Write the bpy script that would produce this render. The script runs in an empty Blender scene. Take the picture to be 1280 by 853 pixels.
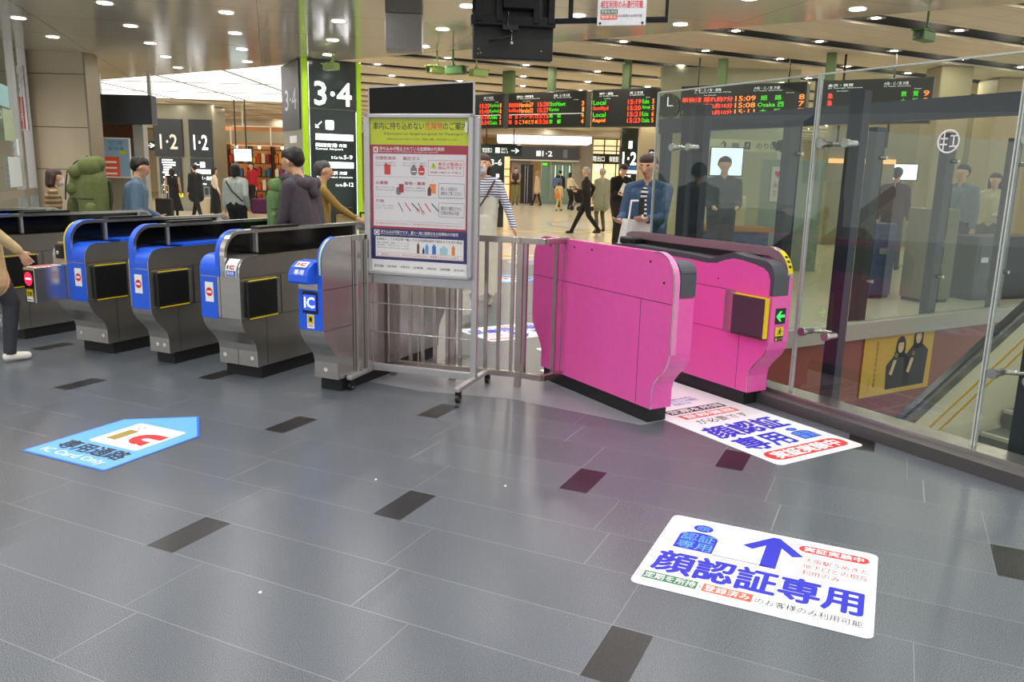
import bpy, bmesh, math, random
from mathutils import Vector, Matrix
import numpy as np
random.seed(7)
SC = bpy.context.scene
COL = SC.collection
R = math.radians

# ------------------------------------------------------------------ camera, world, light
F_PX, PITCH, ROLL, CAM_H = 1004.0, 0.204735, 0.02439344, 1.45
cam_data = bpy.data.cameras.new('camera')
cam_data.sensor_width = 36.0
cam_data.lens = F_PX / 1280.0 * 36.0
cam_data.clip_start = 0.05
cam = bpy.data.objects.new('camera', cam_data)
COL.objects.link(cam)
fw = Vector((0, math.cos(PITCH), -math.sin(PITCH)))
rt = Vector((1, 0, 0)); up = rt.cross(fw)
rt2 = rt * math.cos(ROLL) + up * math.sin(ROLL)
up2 = -rt * math.sin(ROLL) + up * math.cos(ROLL)
m = Matrix((rt2, up2, -fw)).transposed().to_4x4()
m.translation = Vector((0, 0, CAM_H))
cam.matrix_world = m
SC.camera = cam
W = bpy.data.worlds.new('world'); SC.world = W; W.use_nodes = True
bg = W.node_tree.nodes['Background']
bg.inputs[0].default_value = (1.0, 0.98, 0.95, 1); bg.inputs[1].default_value = 1.1
SC.view_settings.view_transform = 'Standard'
SC.view_settings.look = 'None'
SC.view_settings.exposure = 0.0
SC.view_settings.gamma = 1.0
SC.view_settings.use_curve_mapping = False
SC.cycles.max_bounces = 8
SC.cycles.transparent_max_bounces = 24
SC.cycles.sample_clamp_indirect = 6.0
LAMP_POWER = 9.5      # each downlight of the low ceiling

def lamp(x, y, z, power, size=0.16, color=(1, .97, .93), spread=150, name='downlight_lamp', sy=None):
    d = bpy.data.lights.new(name, 'AREA'); d.energy = power
    d.shape = 'RECTANGLE' if sy else 'DISK'; d.size = size
    if sy: d.size_y = sy
    d.color = color; d.spread = R(spread)
    o = bpy.data.objects.new(name, d); COL.objects.link(o); o.location = (x, y, z)
    o.visible_camera = True
    return o

# ------------------------------------------------------------------ materials
def lin(c):
    if isinstance(c, str):
        c = [int(c[i:i + 2], 16) / 255 for i in (0, 2, 4)]
        c = [(v / 12.92 if v <= .04045 else ((v + .055) / 1.055) ** 2.4) for v in c]
    return (c[0], c[1], c[2], 1)

MATS = {}
def mat(name, color, rough=.5, metal=0, emit=0, var=.06, scale=40, alpha=None, bump=0, spec=.5, stretch=None):
    if name in MATS: return MATS[name]
    m = bpy.data.materials.new(name); m.use_nodes = True
    nt = m.node_tree; b = nt.nodes['Principled BSDF']
    c = lin(color)
    b.inputs['Roughness'].default_value = rough; b.inputs['Metallic'].default_value = metal
    b.inputs['Specular IOR Level'].default_value = spec
    tc = nt.nodes.new('ShaderNodeTexCoord'); nz = nt.nodes.new('ShaderNodeTexNoise')
    nz.inputs['Scale'].default_value = scale; nz.inputs['Detail'].default_value = 2
    src = tc.outputs['Object']
    if stretch:
        mp = nt.nodes.new('ShaderNodeMapping'); mp.inputs['Scale'].default_value = stretch
        nt.links.new(src, mp.inputs[0]); src = mp.outputs[0]
    nt.links.new(src, nz.inputs['Vector'])
    rp = nt.nodes.new('ShaderNodeValToRGB')
    rp.color_ramp.elements[0].position = .3; rp.color_ramp.elements[1].position = .7
    rp.color_ramp.elements[0].color = [max(0, v * (1 - var)) for v in c[:3]] + [1]
    rp.color_ramp.elements[1].color = [min(1, v * (1 + var)) for v in c[:3]] + [1]
    nt.links.new(nz.outputs['Fac'], rp.inputs[0]); nt.links.new(rp.outputs[0], b.inputs['Base Color'])
    if emit:
        nt.links.new(rp.outputs[0], b.inputs['Emission Color']); b.inputs['Emission Strength'].default_value = emit
    if bump:
        bp = nt.nodes.new('ShaderNodeBump'); bp.inputs['Strength'].default_value = bump
        bp.inputs['Distance'].default_value = .005
        nt.links.new(nz.outputs['Fac'], bp.inputs['Height']); nt.links.new(bp.outputs[0], b.inputs['Normal'])
    if alpha is not None: b.inputs['Alpha'].default_value = alpha
    MATS[name] = m
    return m

def glass_mat(name, tint, refl=1.45, rough=.0, tr=(.9, .95, .92)):
    m = bpy.data.materials.new(name); m.use_nodes = True; nt = m.node_tree; nt.nodes.clear()
    out = nt.nodes.new('ShaderNodeOutputMaterial'); mix = nt.nodes.new('ShaderNodeMixShader')
    t = nt.nodes.new('ShaderNodeBsdfTransparent'); t.inputs[0].default_value = (*tr, 1)
    g = nt.nodes.new('ShaderNodeBsdfGlossy'); g.inputs['Roughness'].default_value = rough
    g.inputs['Color'].default_value = (*tint, 1)
    fr = nt.nodes.new('ShaderNodeFresnel'); fr.inputs[0].default_value = refl
    ge = nt.nodes.new('ShaderNodeNewGeometry'); mu = nt.nodes.new('ShaderNodeMath'); mu.operation = 'MULTIPLY'; iv = nt.nodes.new('ShaderNodeMath'); iv.operation = 'SUBTRACT'; iv.inputs[0].default_value = 1.0
    nt.links.new(ge.outputs['Backfacing'], iv.inputs[1]); nt.links.new(iv.outputs[0], mu.inputs[0]); nt.links.new(fr.outputs[0], mu.inputs[1]); nt.links.new(mu.outputs[0], mix.inputs[0]); nt.links.new(t.outputs[0], mix.inputs[1]); nt.links.new(g.outputs[0], mix.inputs[2])
    nt.links.new(mix.outputs[0], out.inputs[0])
    MATS[name] = m; return m

class NB:  # tiny node-expression helper
    def __init__(s, nt): s.nt = nt
    def m(s, op, a, b=None, c=None):
        n = s.nt.nodes.new('ShaderNodeMath'); n.operation = op
        for i, v in enumerate((a, b, c)):
            if v is None: continue
            if isinstance(v, (int, float)): n.inputs[i].default_value = v
            else: s.nt.links.new(v, n.inputs[i])
        return n.outputs[0]
    def lt(s, a, b): return s.m('LESS_THAN', a, b)
    def mix(s, f, a, b):
        n = s.nt.nodes.new('ShaderNodeMix'); n.data_type = 'RGBA'
        for k, v in ((0, f), (6, a), (7, b)):
            if isinstance(v, (tuple, list, float, int)): n.inputs[k].default_value = v
            else: s.nt.links.new(v, n.inputs[k])
        return n.outputs[2]
    def noise(s, vec, sc, det=2):
        n = s.nt.nodes.new('ShaderNodeTexNoise'); n.inputs['Scale'].default_value = sc; n.inputs['Detail'].default_value = det
        s.nt.links.new(vec, n.inputs['Vector']); return n.outputs['Fac']

def granite_floor():
    m = bpy.data.materials.new('grey_granite_tiles'); m.use_nodes = True; nt = m.node_tree
    b = nt.nodes['Principled BSDF']; k = NB(nt)
    g = nt.nodes.new('ShaderNodeNewGeometry'); sp = nt.nodes.new('ShaderNodeSeparateXYZ')
    nt.links.new(g.outputs['Position'], sp.inputs[0]); X, Y = sp.outputs[0], sp.outputs[1]
    cu, su = math.cos(R(64.9)), math.sin(R(64.9))
    U = k.m('ADD', k.m('MULTIPLY', X, cu), k.m('MULTIPLY', Y, su))
    V = k.m('ADD', k.m('MULTIPLY', X, -su), k.m('MULTIPLY', Y, cu))
    PU = .66
    a = k.m('DIVIDE', k.m('SUBTRACT', U, 2.178 - .152), PU)
    row = k.m('FLOOR', a); fr = k.m('MULTIPLY', k.m('FRACT', a), PU)            # 0...66
    in_rect_row = k.lt(fr, .304)
    # inlay rectangles
    vs = k.m('ADD', k.m('SUBTRACT', V, 2.431 - .07), k.m('MULTIPLY', row, .598))
    vm = k.m('MULTIPLY', k.m('FRACT', k.m('DIVIDE', vs, 1.8)), 1.8)
    rect = k.m('MULTIPLY', in_rect_row, k.lt(vm, .14))
    # v-running joints
    j1 = k.lt(fr, .004); j2 = k.m('MULTIPLY', k.lt(fr, .308), k.m('GREATER_THAN', fr, .304))
    # u-running joints: in the rect rows at each end of the inlay, in the others staggered 0.9
    jr = k.m('MULTIPLY', in_rect_row, k.m('ADD', k.lt(k.m('ABSOLUTE', k.m('SUBTRACT', vm, .14)), .0017), k.m('ADD', k.lt(vm, .004), k.lt(k.m('ABSOLUTE', k.m('SUBTRACT', vm, .97)), .0025))))
    vm2 = k.m('MULTIPLY', k.m('FRACT', k.m('DIVIDE', vs, .9)), .9)
    jo = k.m('MULTIPLY', k.m('SUBTRACT', 1.0, in_rect_row), k.lt(k.m('ABSOLUTE', k.m('SUBTRACT', vm2, .14)), .0017))
    joint = k.m('MINIMUM', 1.0, k.m('ADD', k.m('ADD', j1, j2), k.m('ADD', jr, jo)))
    n1 = k.noise(g.outputs['Position'], 340, 3); n2 = k.noise(g.outputs['Position'], 1.3, 3)
    # tone per tile
    cid = nt.nodes.new('ShaderNodeCombineXYZ')
    nt.links.new(k.m('ADD', k.m('MULTIPLY', row, 3.1), in_rect_row), cid.inputs[0])
    nt.links.new(k.m('FLOOR', k.m('DIVIDE', vs, .9)), cid.inputs[1])
    wn = nt.nodes.new('ShaderNodeTexWhiteNoise'); nt.links.new(cid.outputs[0], wn.inputs['Vector'])
    sp2 = nt.nodes.new('ShaderNodeValToRGB'); sp2.color_ramp.elements[0].position = .40; sp2.color_ramp.elements[1].position = .60
    sp2.color_ramp.elements[0].color = lin('3c4149'); sp2.color_ramp.elements[1].color = lin('6d737b')
    nt.links.new(n1, sp2.inputs[0])
    tone = k.m('ADD', .84, k.m('ADD', k.m('MULTIPLY', wn.outputs['Value'], .14), k.m('MULTIPLY', n2, .18)))
    cc = nt.nodes.new('ShaderNodeVectorMath'); cc.operation = 'SCALE'
    nt.links.new(sp2.outputs[0], cc.inputs[0]); nt.links.new(tone, cc.inputs[3])
    c1 = k.mix(rect, cc.outputs[0], lin('17181b'))
    c2 = k.mix(k.m('MULTIPLY', joint, k.m('SUBTRACT', 1.0, rect)), c1, lin('7f8284'))
    nt.links.new(c2, b.inputs['Base Color'])
    rgh = k.m('ADD', .20, k.m('MULTIPLY', n1, .16))
    nt.links.new(rgh, b.inputs['Roughness'])
    b.inputs['Specular IOR Level'].default_value = .55
    bp = nt.nodes.new('ShaderNodeBump'); bp.inputs['Strength'].default_value = .03; bp.inputs['Distance'].default_value = .001
    nt.links.new(n1, bp.inputs['Height']); nt.links.new(bp.outputs[0], b.inputs['Normal'])
    return m

def grid_mat(name, base, joint, px, py, ang, rough=.3, jw=.006, spec=.5, off=(0, 0), speck=.1, metal=0):
    m = bpy.data.materials.new(name); m.use_nodes = True; nt = m.node_tree
    b = nt.nodes['Principled BSDF']; k = NB(nt)
    g = nt.nodes.new('ShaderNodeNewGeometry'); sp = nt.nodes.new('ShaderNodeSeparateXYZ')
    nt.links.new(g.outputs['Position'], sp.inputs[0]); X, Y = sp.outputs[0], sp.outputs[1]
    c, s_ = math.cos(R(ang)), math.sin(R(ang))
    U = k.m('ADD', k.m('ADD', k.m('MULTIPLY', X, c), k.m('MULTIPLY', Y, s_)), off[0])
    V = k.m('ADD', k.m('ADD', k.m('MULTIPLY', X, -s_), k.m('MULTIPLY', Y, c)), off[1])
    a = k.lt(k.m('FRACT', k.m('DIVIDE', U, px)), jw / px); d = k.lt(k.m('FRACT', k.m('DIVIDE', V, py)), jw / py)
    n1 = k.noise(g.outputs['Position'], 90, 3)
    lo = [v * (1 - speck) for v in lin(base)[:3]] + [1]; hi = [min(1, v * (1 + speck)) for v in lin(base)[:3]] + [1]
    c2 = k.mix(k.m('MAXIMUM', a, d), k.mix(n1, lo, hi), lin(joint))
    nt.links.new(c2, b.inputs['Base Color']); b.inputs['Roughness'].default_value = rough; b.inputs['Metallic'].default_value = metal
    b.inputs['Specular IOR Level'].default_value = spec
    return m

STEEL = mat('brushed_stainless_steel', 'bdbab5', .27, .92, var=.10, scale=6, stretch=(1, 1, 60))
STEEL_L = mat('polished_steel', 'c9c8c6', .22, .95, var=.04)
ALU = mat('satin_aluminium', 'c3c3c6', .38, .8, var=.03)
BLACK = mat('black_plastic', '101113', .38, var=.2)
DARKGLS = mat('smoked_dark_panel', '07080a', .12, var=.2)
RUBBER = mat('black_rubber_plinth', '15161a', .6, var=.2, bump=.1)
BLUE = mat('gate_blue_enamel', '1f5fe6', .3, var=.04)
BLUE_D = mat('deep_blue_print', '1b22c0', .5, var=.03)
SKYB = mat('sky_blue_print', '5fa8f5', .5, var=.03)
PINK = mat('pink_enamel', 'ea5cb0', .28, var=.03)
PINK_L = mat('light_pink_edge', 'f08fc8', .28, .2, var=.03)
GREYCAP = mat('charcoal_grey_cover', '4a4d55', .42, var=.06)
YEL = mat('safety_yellow', 'e6cf12', .45, var=.04)
WHITE = mat('white_print', 'f6f6f8', .4, var=.02)
RED = mat('red_print', 'd82a2e', .45, var=.03)
RED_O = mat('orange_red_print', 'e95c45', .45, var=.03)
GREEN_D = mat('dark_green_print', '2f7a55', .45, var=.03)
INK = mat('black_print', '1a1b20', .5, var=.05)
SEAM = mat('dark_seam', '1c1c1e', .6, var=.1)
SMOKE = glass_mat('clear_screen_glass', (1, 1, 1), 1.5, .0, (.86, .91, .89))
FENCEM = mat('fence_stainless', 'b3a9a4', .25, .9, var=.08, scale=9)

# ------------------------------------------------------------------ mesh builder
def xf(loc=(0, 0, 0), rx=0, ry=0, rz=0):
    return Matrix.Translation(Vector(loc)) @ Matrix.Rotation(rz, 4, 'Z') @ Matrix.Rotation(ry, 4, 'Y') @ Matrix.Rotation(rx, 4, 'X')

class MB:
    def __init__(s, *mats): s.v = []; s.f = []; s.mi = []; s.mats = list(mats); s.M = Matrix.Identity(4); s.smooth = []
    def _m(s, m):
        if m is None: return 0
        if m not in s.mats: s.mats.append(m)
        return s.mats.index(m)
    def add(s, vs, fs, m=None, smooth=False):
        b = len(s.v); s.v += [tuple(s.M @ Vector(p)) for p in vs]
        s.f += [[b + i for i in f] for f in fs]; s.mi += [s._m(m)] * len(fs); s.smooth += [smooth] * len(fs)
        return s
    def box(s, x0, x1, y0, y1, z0, z1, m=None, bev=0):
        if bev <= 0:
            return s.add([(x0, y0, z0), (x1, y0, z0), (x1, y1, z0), (x0, y1, z0), (x0, y0, z1), (x1, y0, z1), (x1, y1, z1), (x0, y1, z1)],
                         [(0, 3, 2, 1), (4, 5, 6, 7), (0, 1, 5, 4), (1, 2, 6, 5), (2, 3, 7, 6), (3, 0, 4, 7)], m)
        bm = bmesh.new(); bmesh.ops.create_cube(bm, size=1)
        for v in bm.verts: v.co = Vector(((x0 + x1) / 2 + v.co.x * (x1 - x0), (y0 + y1) / 2 + v.co.y * (y1 - y0), (z0 + z1) / 2 + v.co.z * (z1 - z0)))
        bmesh.ops.bevel(bm, geom=bm.edges[:], offset=bev, segments=2, affect='EDGES', profile=.5)
        s.bm(bm, m); return s
    def bm(s, bm, m=None, smooth=False):
        bm.verts.index_update(); s.add([v.co[:] for v in bm.verts], [[v.index for v in f.verts] for f in bm.faces], m, smooth); bm.free()
    def ext(s, poly, y0, y1, m=None, axis='y', mside=None):
        """poly of (a,b); axis y: a->x, b->z, extruded over y; axis z: a->x, b->y over z; axis x: a->y, b->z over x"""
        n = len(poly)
        A = sum(poly[i][0] * poly[(i + 1) % n][1] - poly[(i + 1) % n][0] * poly[i][1] for i in range(n))
        if A < 0: poly = poly[::-1]
        P = {'y': lambda a, b, t: (a, t, b), 'z': lambda a, b, t: (a, b, t), 'x': lambda a, b, t: (t, a, b)}[axis]
        vs = [P(a, b, y0) for a, b in poly] + [P(a, b, y1) for a, b in poly]
        lo = list(range(n)); hi = list(range(n, 2 * n))
        if axis == 'y': caps = [lo, hi[::-1]]; sd = [[i, n + i, n + (i + 1) % n, (i + 1) % n] for i in range(n)]
        else: caps = [lo[::-1], hi]; sd = [[i, (i + 1) % n, n + (i + 1) % n, n + i] for i in range(n)]
        s.add(vs, caps, m); b = len(s.v) - 2 * n
        s.f += [[b + i for i in f] for f in sd]; s.mi += [s._m(mside or m)] * n; s.smooth += [False] * n
        return s
    def shell(s, line, y0, y1, t, m=None):
        """strip following an (x,z) polyline, thickened by t on its left side, spanning y0..y1"""
        n = len(line); off = []
        for i in range(n):
            a = Vector(line[max(i - 1, 0)]); b = Vector(line[min(i + 1, n - 1)]); d = (b - a).normalized()
            off.append((line[i][0] - d.y * t, line[i][1] + d.x * t))
        for i in range(n - 1):
            q = [line[i], line[i + 1], off[i + 1], off[i]]
            s.ext(q, y0, y1, m)
        return s
    def cyl(s, a, b, r, r2=None, m=None, seg=12, cap=True):
        a = Vector(a); b = Vector(b); d = (b - a); r2 = r if r2 is None else r2
        q = d.to_track_quat('Z', 'Y'); vs = []
        for (c, rr) in ((a, r), (b, r2)):
            for i in range(seg):
                t = 2 * math.pi * i / seg; vs.append(tuple(c + q @ Vector((math.cos(t) * rr, math.sin(t) * rr, 0))))
        fs = [[i, (i + 1) % seg, seg + (i + 1) % seg, seg + i] for i in range(seg)]
        s.add(vs, fs, m, True)
        if cap:
            s.add([vs[i] for i in range(seg)], [list(range(seg))[::-1]], m); s.add([vs[seg + i] for i in range(seg)], [list(range(seg))], m)
        return s
    def tube(s, pts, r, m=None, seg=8):
        for i in range(len(pts) - 1): s.cyl(pts[i], pts[i + 1], r, m=m, seg=seg)
        for p in pts[1:-1]: s.ball(p, r, m=m, seg=8)
        return s
    def ball(s, c, r, m=None, seg=12, sc=(1, 1, 1)):
        bm = bmesh.new(); bmesh.ops.create_uvsphere(bm, u_segments=seg, v_segments=max(6, seg // 2), radius=1)
        for v in bm.verts: v.co = Vector((c[0] + v.co.x * r * sc[0], c[1] + v.co.y * r * sc[1], c[2] + v.co.z * r * sc[2]))
        s.bm(bm, m, True); return s
    def poly(s, pts, m=None): return s.add(pts, [list(range(len(pts)))], m)
    def text(s, body, x, y, w, h, m, T=None, bold=0, align='l'):
        """flat lettering, stretched into the box (x,y,w,h) of the local XY plane, then moved by T"""
        vs, fs = glyphs(body)
        if not vs: return s
        xs = [p[0] for p in vs]; ys = [p[1] for p in vs]; x0, x1, y0, y1 = min(xs), max(xs), min(ys), max(ys)
        sx = w / max(x1 - x0, 1e-6); sy = h / max(y1 - y0, 1e-6)
        T = T or Matrix.Identity(4)
        offs = [(0, 0)] if bold <= 0 else [(0, 0), (bold, 0), (-bold, 0), (0, bold), (0, -bold), (bold * .7, bold * .7), (-bold * .7, bold * .7), (bold * .7, -bold * .7), (-bold * .7, -bold * .7)]
        nch = max(1, max(len(q) for q in body.split('\n'))); em = w / nch; emy = h / (body.count('\n') + 1)
        for i, (ox, oy) in enumerate(offs):
            s.add([tuple(T @ Vector((x + (p[0] - x0) * sx + ox * em * .9, y + (p[1] - y0) * sy + oy * emy * .9, i * 1.5e-5))) for p in vs], fs, m)
        return s
    def flat(s, pts, m, T=None):
        T = T or Matrix.Identity(4)
        return s.add([tuple(T @ Vector((p[0], p[1], p[2] if len(p) > 2 else 0))) for p in pts], [list(range(len(pts)))], m)
    def rect(s, x, y, w, h, m, T=None, z=0): return s.flat([(x, y, z), (x + w, y, z), (x + w, y + h, z), (x, y + h, z)], m, T)
    def disc(s, x, y, r, m, T=None, ry=None, z=0, n=24):
        ry = ry or r
        return s.flat([(x + r * math.cos(2 * math.pi * i / n), y + ry * math.sin(2 * math.pi * i / n), z) for i in range(n)], m, T)
    def ring(s, x, y, r, t, m, T=None, z=0, n=28):
        T = T or Matrix.Identity(4)
        vs = []
        for q in (r, r - t):
            vs += [tuple(T @ Vector((x + q * math.cos(2 * math.pi * i / n), y + q * math.sin(2 * math.pi * i / n), z))) for i in range(n)]
        return s.add(vs, [[i, (i + 1) % n, n + (i + 1) % n, n + i] for i in range(n)], m)
    def build(s, name, parent=None, loc=None, rz=None):
        me = bpy.data.meshes.new(name); me.from_pydata(s.v, [], s.f)
        for m in s.mats: me.materials.append(m)
        for i, p in enumerate(me.polygons): p.material_index = s.mi[i]; p.use_smooth = s.smooth[i]
        me.update()
        o = bpy.data.objects.new(name, me); COL.objects.link(o)
        if parent: o.parent = parent
        if loc is not None: o.location = loc
        if rz is not None: o.rotation_euler = (0, 0, rz)
        return o

_G = {}
def glyphs(body, bold=0):
    key = (body, bold)
    if key in _G: return _G[key]
    cu = bpy.data.curves.new('lettering_curve', 'FONT'); cu.body = body; cu.size = 1; cu.resolution_u = 2; cu.offset = bold
    cu.space_line = 1.05
    o = bpy.data.objects.new('lettering_curve', cu); COL.objects.link(o)
    dg = bpy.context.evaluated_depsgraph_get(); dg.update()
    me = bpy.data.meshes.new_from_object(o.evaluated_get(dg))
    r = ([tuple(v.co) for v in me.vertices], [list(p.vertices) for p in me.polygons])
    bpy.data.objects.remove(o); bpy.data.curves.remove(cu); bpy.data.meshes.remove(me)
    _G[key] = r; return r

def setp(o, label=None, cat=None, group=None, kind=None):
    if label: o['label'] = label
    if cat: o['category'] = cat
    if group: o['group'] = group
    if kind: o['kind'] = kind
    return o
def thing(name, label, cat, loc=(0, 0, 0), rz=0, group=None):
    o = bpy.data.objects.new(name, None); COL.objects.link(o); o.empty_display_size = .1
    o.location = loc; o.rotation_euler = (0, 0, rz); return setp(o, label, cat, group)
def struct(name, mb): o = mb.build(name); o['kind'] = 'structure'; return o
def rrect(x, y, w, h, r, n=5):
    out = []
    for cx, cy, a in ((x + w - r, y + r, -90), (x + w - r, y + h - r, 0), (x + r, y + h - r, 90), (x + r, y + r, 180)):
        for i in range(n + 1): t = R(a + 90 * i / n); out.append((cx + r * math.cos(t), cy + r * math.sin(t)))
    return out

A_U, A_P = R(64.9), R(120.36)
u = Vector((math.cos(A_U), math.sin(A_U), 0)); v = Vector((-u.y, u.x, 0))
pu = Vector((math.cos(A_P), math.sin(A_P), 0)); pn = Vector((-pu.y, pu.x, 0))
# ------------------------------------------------------------------ the setting
def PW(a, n, z=0): q = pu * a + pn * n; return (q.x, q.y, z)          # (along the pink lane, across it) -> world
def UW(a, b, z=0): q = u * a + v * b; return (q.x, q.y, z)            # (along the blue lanes, across them) -> world
ED = Vector((-7.31, 16.74)); EE = Vector((4.9, 8.35)); ed = (EE - ED).normalized(); en = Vector((-ed.y, ed.x))   # edge of the low ceiling
def EWp(t, o): q = ED + ed * t + en * o; return (q.x, q.y)

m_floor = granite_floor()
fl = MB(m_floor)
fl.poly([(-16, -6, 0), (2.2 + 5, -6, 0), PW(-6, -4.3)[:2] + (0,), PW(5.27, -4.3), PW(5.27, -5.6), (1.6, 13.9, 0), (-16, 13.9, 0)])
struct('floor', fl)
m_con = grid_mat('cream_stone_floor', 'ddd1b6', 'b9a985', .9, .9, 57, rough=.16, jw=.01, speck=.05)
c = MB(m_con); c.box(-45, 45, 13.9, 75, -.2, .001, m_con); c.ext([PW(5.3, -5.6)[:2], PW(5.3, -14)[:2], (14, 13.9), (1.6, 13.9)], -.12, .0005, m_con, axis='z'); struct('floor', c)
m_band = mat('grey_paving_band', '7d8087', .35, scale=200, var=.18)
c = MB(m_band)   # paler granite island under the barrier
c.ext([(-1.16, 5.55), (-.6, 5.24), (.01, 5.10), (.78, 4.60), (1.0, 4.74), (.42, 5.72), (-.3, 5.9), (-.95, 6.0)], -.002, .0012, m_band, axis='z')
struct('trim_1', c)
# yellow guidance strips on the cream floor
m_tac = mat('yellow_tactile_paving', 'e8cf3a', .5, var=.05)
for i, (x0, y0, x1, y1) in enumerate([(-.9, 14.2, .75, 14.9), (.9, 17.5, 5.5, 19.5), (-3.5, 20.4, 3.4, 21.6), (2.6, 22.4, 6.5, 23.6), (-12, 20.2, -5, 21.2)]):
    d = Vector((x1 - x0, y1 - y0)); c = MB(m_tac); c.box(0, d.length, -.07, .07, 0, .004)
    for k in range(int(d.length / .6)): c.box(k * .6 + .03, k * .6 + .27, -.05, -.02, .004, .008); c.box(k * .6 + .03, k * .6 + .27, .02, .05, .004, .008)
    o = struct('trim_%d' % (i + 2), c); o.location = (x0, y0, .001); o.rotation_euler = (0, 0, math.atan2(d.y, d.x))
c = MB(mat('floor_ring_dark', '7c7a70', .3)); c.ring(3.4, 24.5, 2.5, .18, None, z=.004); c.disc(3.4, 24.5, 2.32, mat('floor_disc_grey', 'b8ae90', .25), z=.003, n=40)
struct('trim_9', c)

# low glossy ceiling over the gates
m_cl = grid_mat('gloss_taupe_ceiling_panel', 'cdc4b2', '8a8272', 2.62, 1.48, 16.6, rough=.13, jw=.012, off=(0.1, .3), speck=.02, spec=.5)
c = MB(m_cl)
c.ext([(-16, 22.7 - .35), EWp(0, 0), EWp(14.8 + 4, 0), (10, -6), (-16, -6)], 3.2, 3.42, m_cl, axis='z', mside=mat('ceiling_edge', '8b8377', .3))
c.v = [(x, y, z) for x, y, z in c.v]
struct('ceiling', c)
# tall hall: cream planks with dark slots
m_pl = grid_mat('cream_ceiling_plank', 'd9ceb8', 'a89c84', 2.4, .42, 26.2, rough=.55, jw=.01, speck=.03)
m_slot = mat('dark_ceiling_slot', '2b2a22', .6)
c = MB(m_pl, m_slot)
for k in range(-2, 40):
    y0 = 5.9 + 1.62 * k + .26; c.box(-70, 70, y0, y0 + 1.10, 3.42, 3.45, m_pl); c.box(-70, 70, y0 + .02, y0 + 1.08, 3.45, 3.8, m_slot)
c.box(-70, 70, 2, 72, 3.82, 3.9, m_slot)
o = struct('ceiling', c); o.rotation_euler = (0, 0, R(26.2))
# keep only what lies beyond the low ceiling: cut with the edge line
bm = bmesh.new(); bm.from_mesh(o.data); Rz = Matrix.Rotation(R(26.2), 4, 'Z'); bm.transform(Rz); o.rotation_euler = (0, 0, 0)
bmesh.ops.bisect_plane(bm, geom=bm.verts[:] + bm.edges[:] + bm.faces[:], plane_co=(*EWp(0, .05), 3), plane_no=(-en.x, -en.y, 0), clear_outer=True)
bmesh.ops.bisect_plane(bm, geom=bm.verts[:] + bm.edges[:] + bm.faces[:], plane_co=(0, 52, 3), plane_no=(0, 1, 0), clear_outer=True)
bmesh.ops.bisect_plane(bm, geom=bm.verts[:] + bm.edges[:] + bm.faces[:], plane_co=(-32, 0, 3), plane_no=(-1, 0, 0), clear_outer=True)
bm.to_mesh(o.data); bm.free()

# luminous ceiling field at the left
m_lum = mat('luminous_ceiling_panel', 'fbfbff', .5, emit=1.5, var=.01)
c = MB(m_lum, mat('luminous_joint', 'a8a79e', .5))
c.ext([(-13, 21.0), (-9.3, 18.35), (-4.2, 14.85), (-3.5, 15.2), (-6.6, 24.4), (-13, 23.8)], 3.36, 3.38, m_lum, axis='z')
for t in (-9.9, -7.8, -5.9): c.box(t - .035, t + .035, 16.4 if t > -6 else (17.6 if t > -8 else 19.2), 24.0, 3.345, 3.36, c.mats[1])
for t in (19.4, 21.8): c.box(-12.6, -5.5, t - .03, t + .03, 3.345, 3.36, c.mats[1])
lum = c.build('luminous_ceiling'); setp(lum, 'large glowing white ceiling light field beyond the stone pillar at left', 'ceiling light')
c = MB(mat('hall_beam_grey', 'b7ac98', .4)); c.box(-18, -4.6, 34.5, 34.8, 3.0, 3.42); c.box(-4.4, 12, 36.5, 36.9, 3.2, 3.42); struct('trim_10', c)

# left stone pillar and glass office front
m_st = grid_mat('beige_stone_cladding', 'cfbea0', '7a6d5a', 50, 50, 0, rough=.35, speck=.04)
c = MB(m_st, mat('stone_joint', '6b6154', .6))
c.box(-7.87, -6.95, 13.45, 13.85, 0, 3.2, m_st)
for z in (1.35, 2.02, 2.85): c.box(-7.872, -6.948, 13.446, 13.852, z, z + .012, c.mats[1])
c.box(-6.97, -6.94, 13.44, 13.86, 0, 3.2, mat('pillar_edge_trim', '8f8878', .3, .6))
struct('wall_pillar', c)
wl = Vector((-6.9, 10.9)); wd = (Vector((-7.92, 13.45)) - wl).normalized()
def wall_pt(t, o=0): n = Vector((wd.y, -wd.x)); q = wl + wd * t + n * o; return q
o = MB(STEEL)
o.box(2.55, 2.66, -.06, .06, 0, 3.2, STEEL); o.box(1.55, 1.66, -.06, .06, 0, 3.2, STEEL); o.box(-2, 2.6, -.05, .05, .95, 1.05, STEEL); o.box(-2, 2.7, -.05, .05, 0, .06, STEEL)
o.box(2.66, 2.74, -.05, .05, 0, 3.2, mat('dark_door_edge', '1e2028', .3))
o = struct('wall_left', o); o.location = (wl.x, wl.y, 0); o.rotation_euler = (0, 0, math.atan2(wd.y, wd.x))
g = MB(SMOKE); g.box(-2, 1.55, -.006, .006, 1.05, 3.19); g.box(-2, 2.55, -.006, .006, .06, .95); g = struct('window_1', g)
g.location = (wl.x, wl.y, 0); g.rotation_euler = (0, 0, math.atan2(wd.y, wd.x))
c = MB(mat('warm_wood_panel', '9a6b32', .45, var=.12, scale=3, stretch=(12, 12, 1)), mat('office_wall_grey', 'a9a892', .6))
c.box(-9.8, -8.9, 12.8, 13.0, 1.75, 3.2, c.mats[0]); c.box(-12, -8.0, 14.6, 14.8, 0, 3.2, c.mats[1]); struct('wall_office', c)

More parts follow.
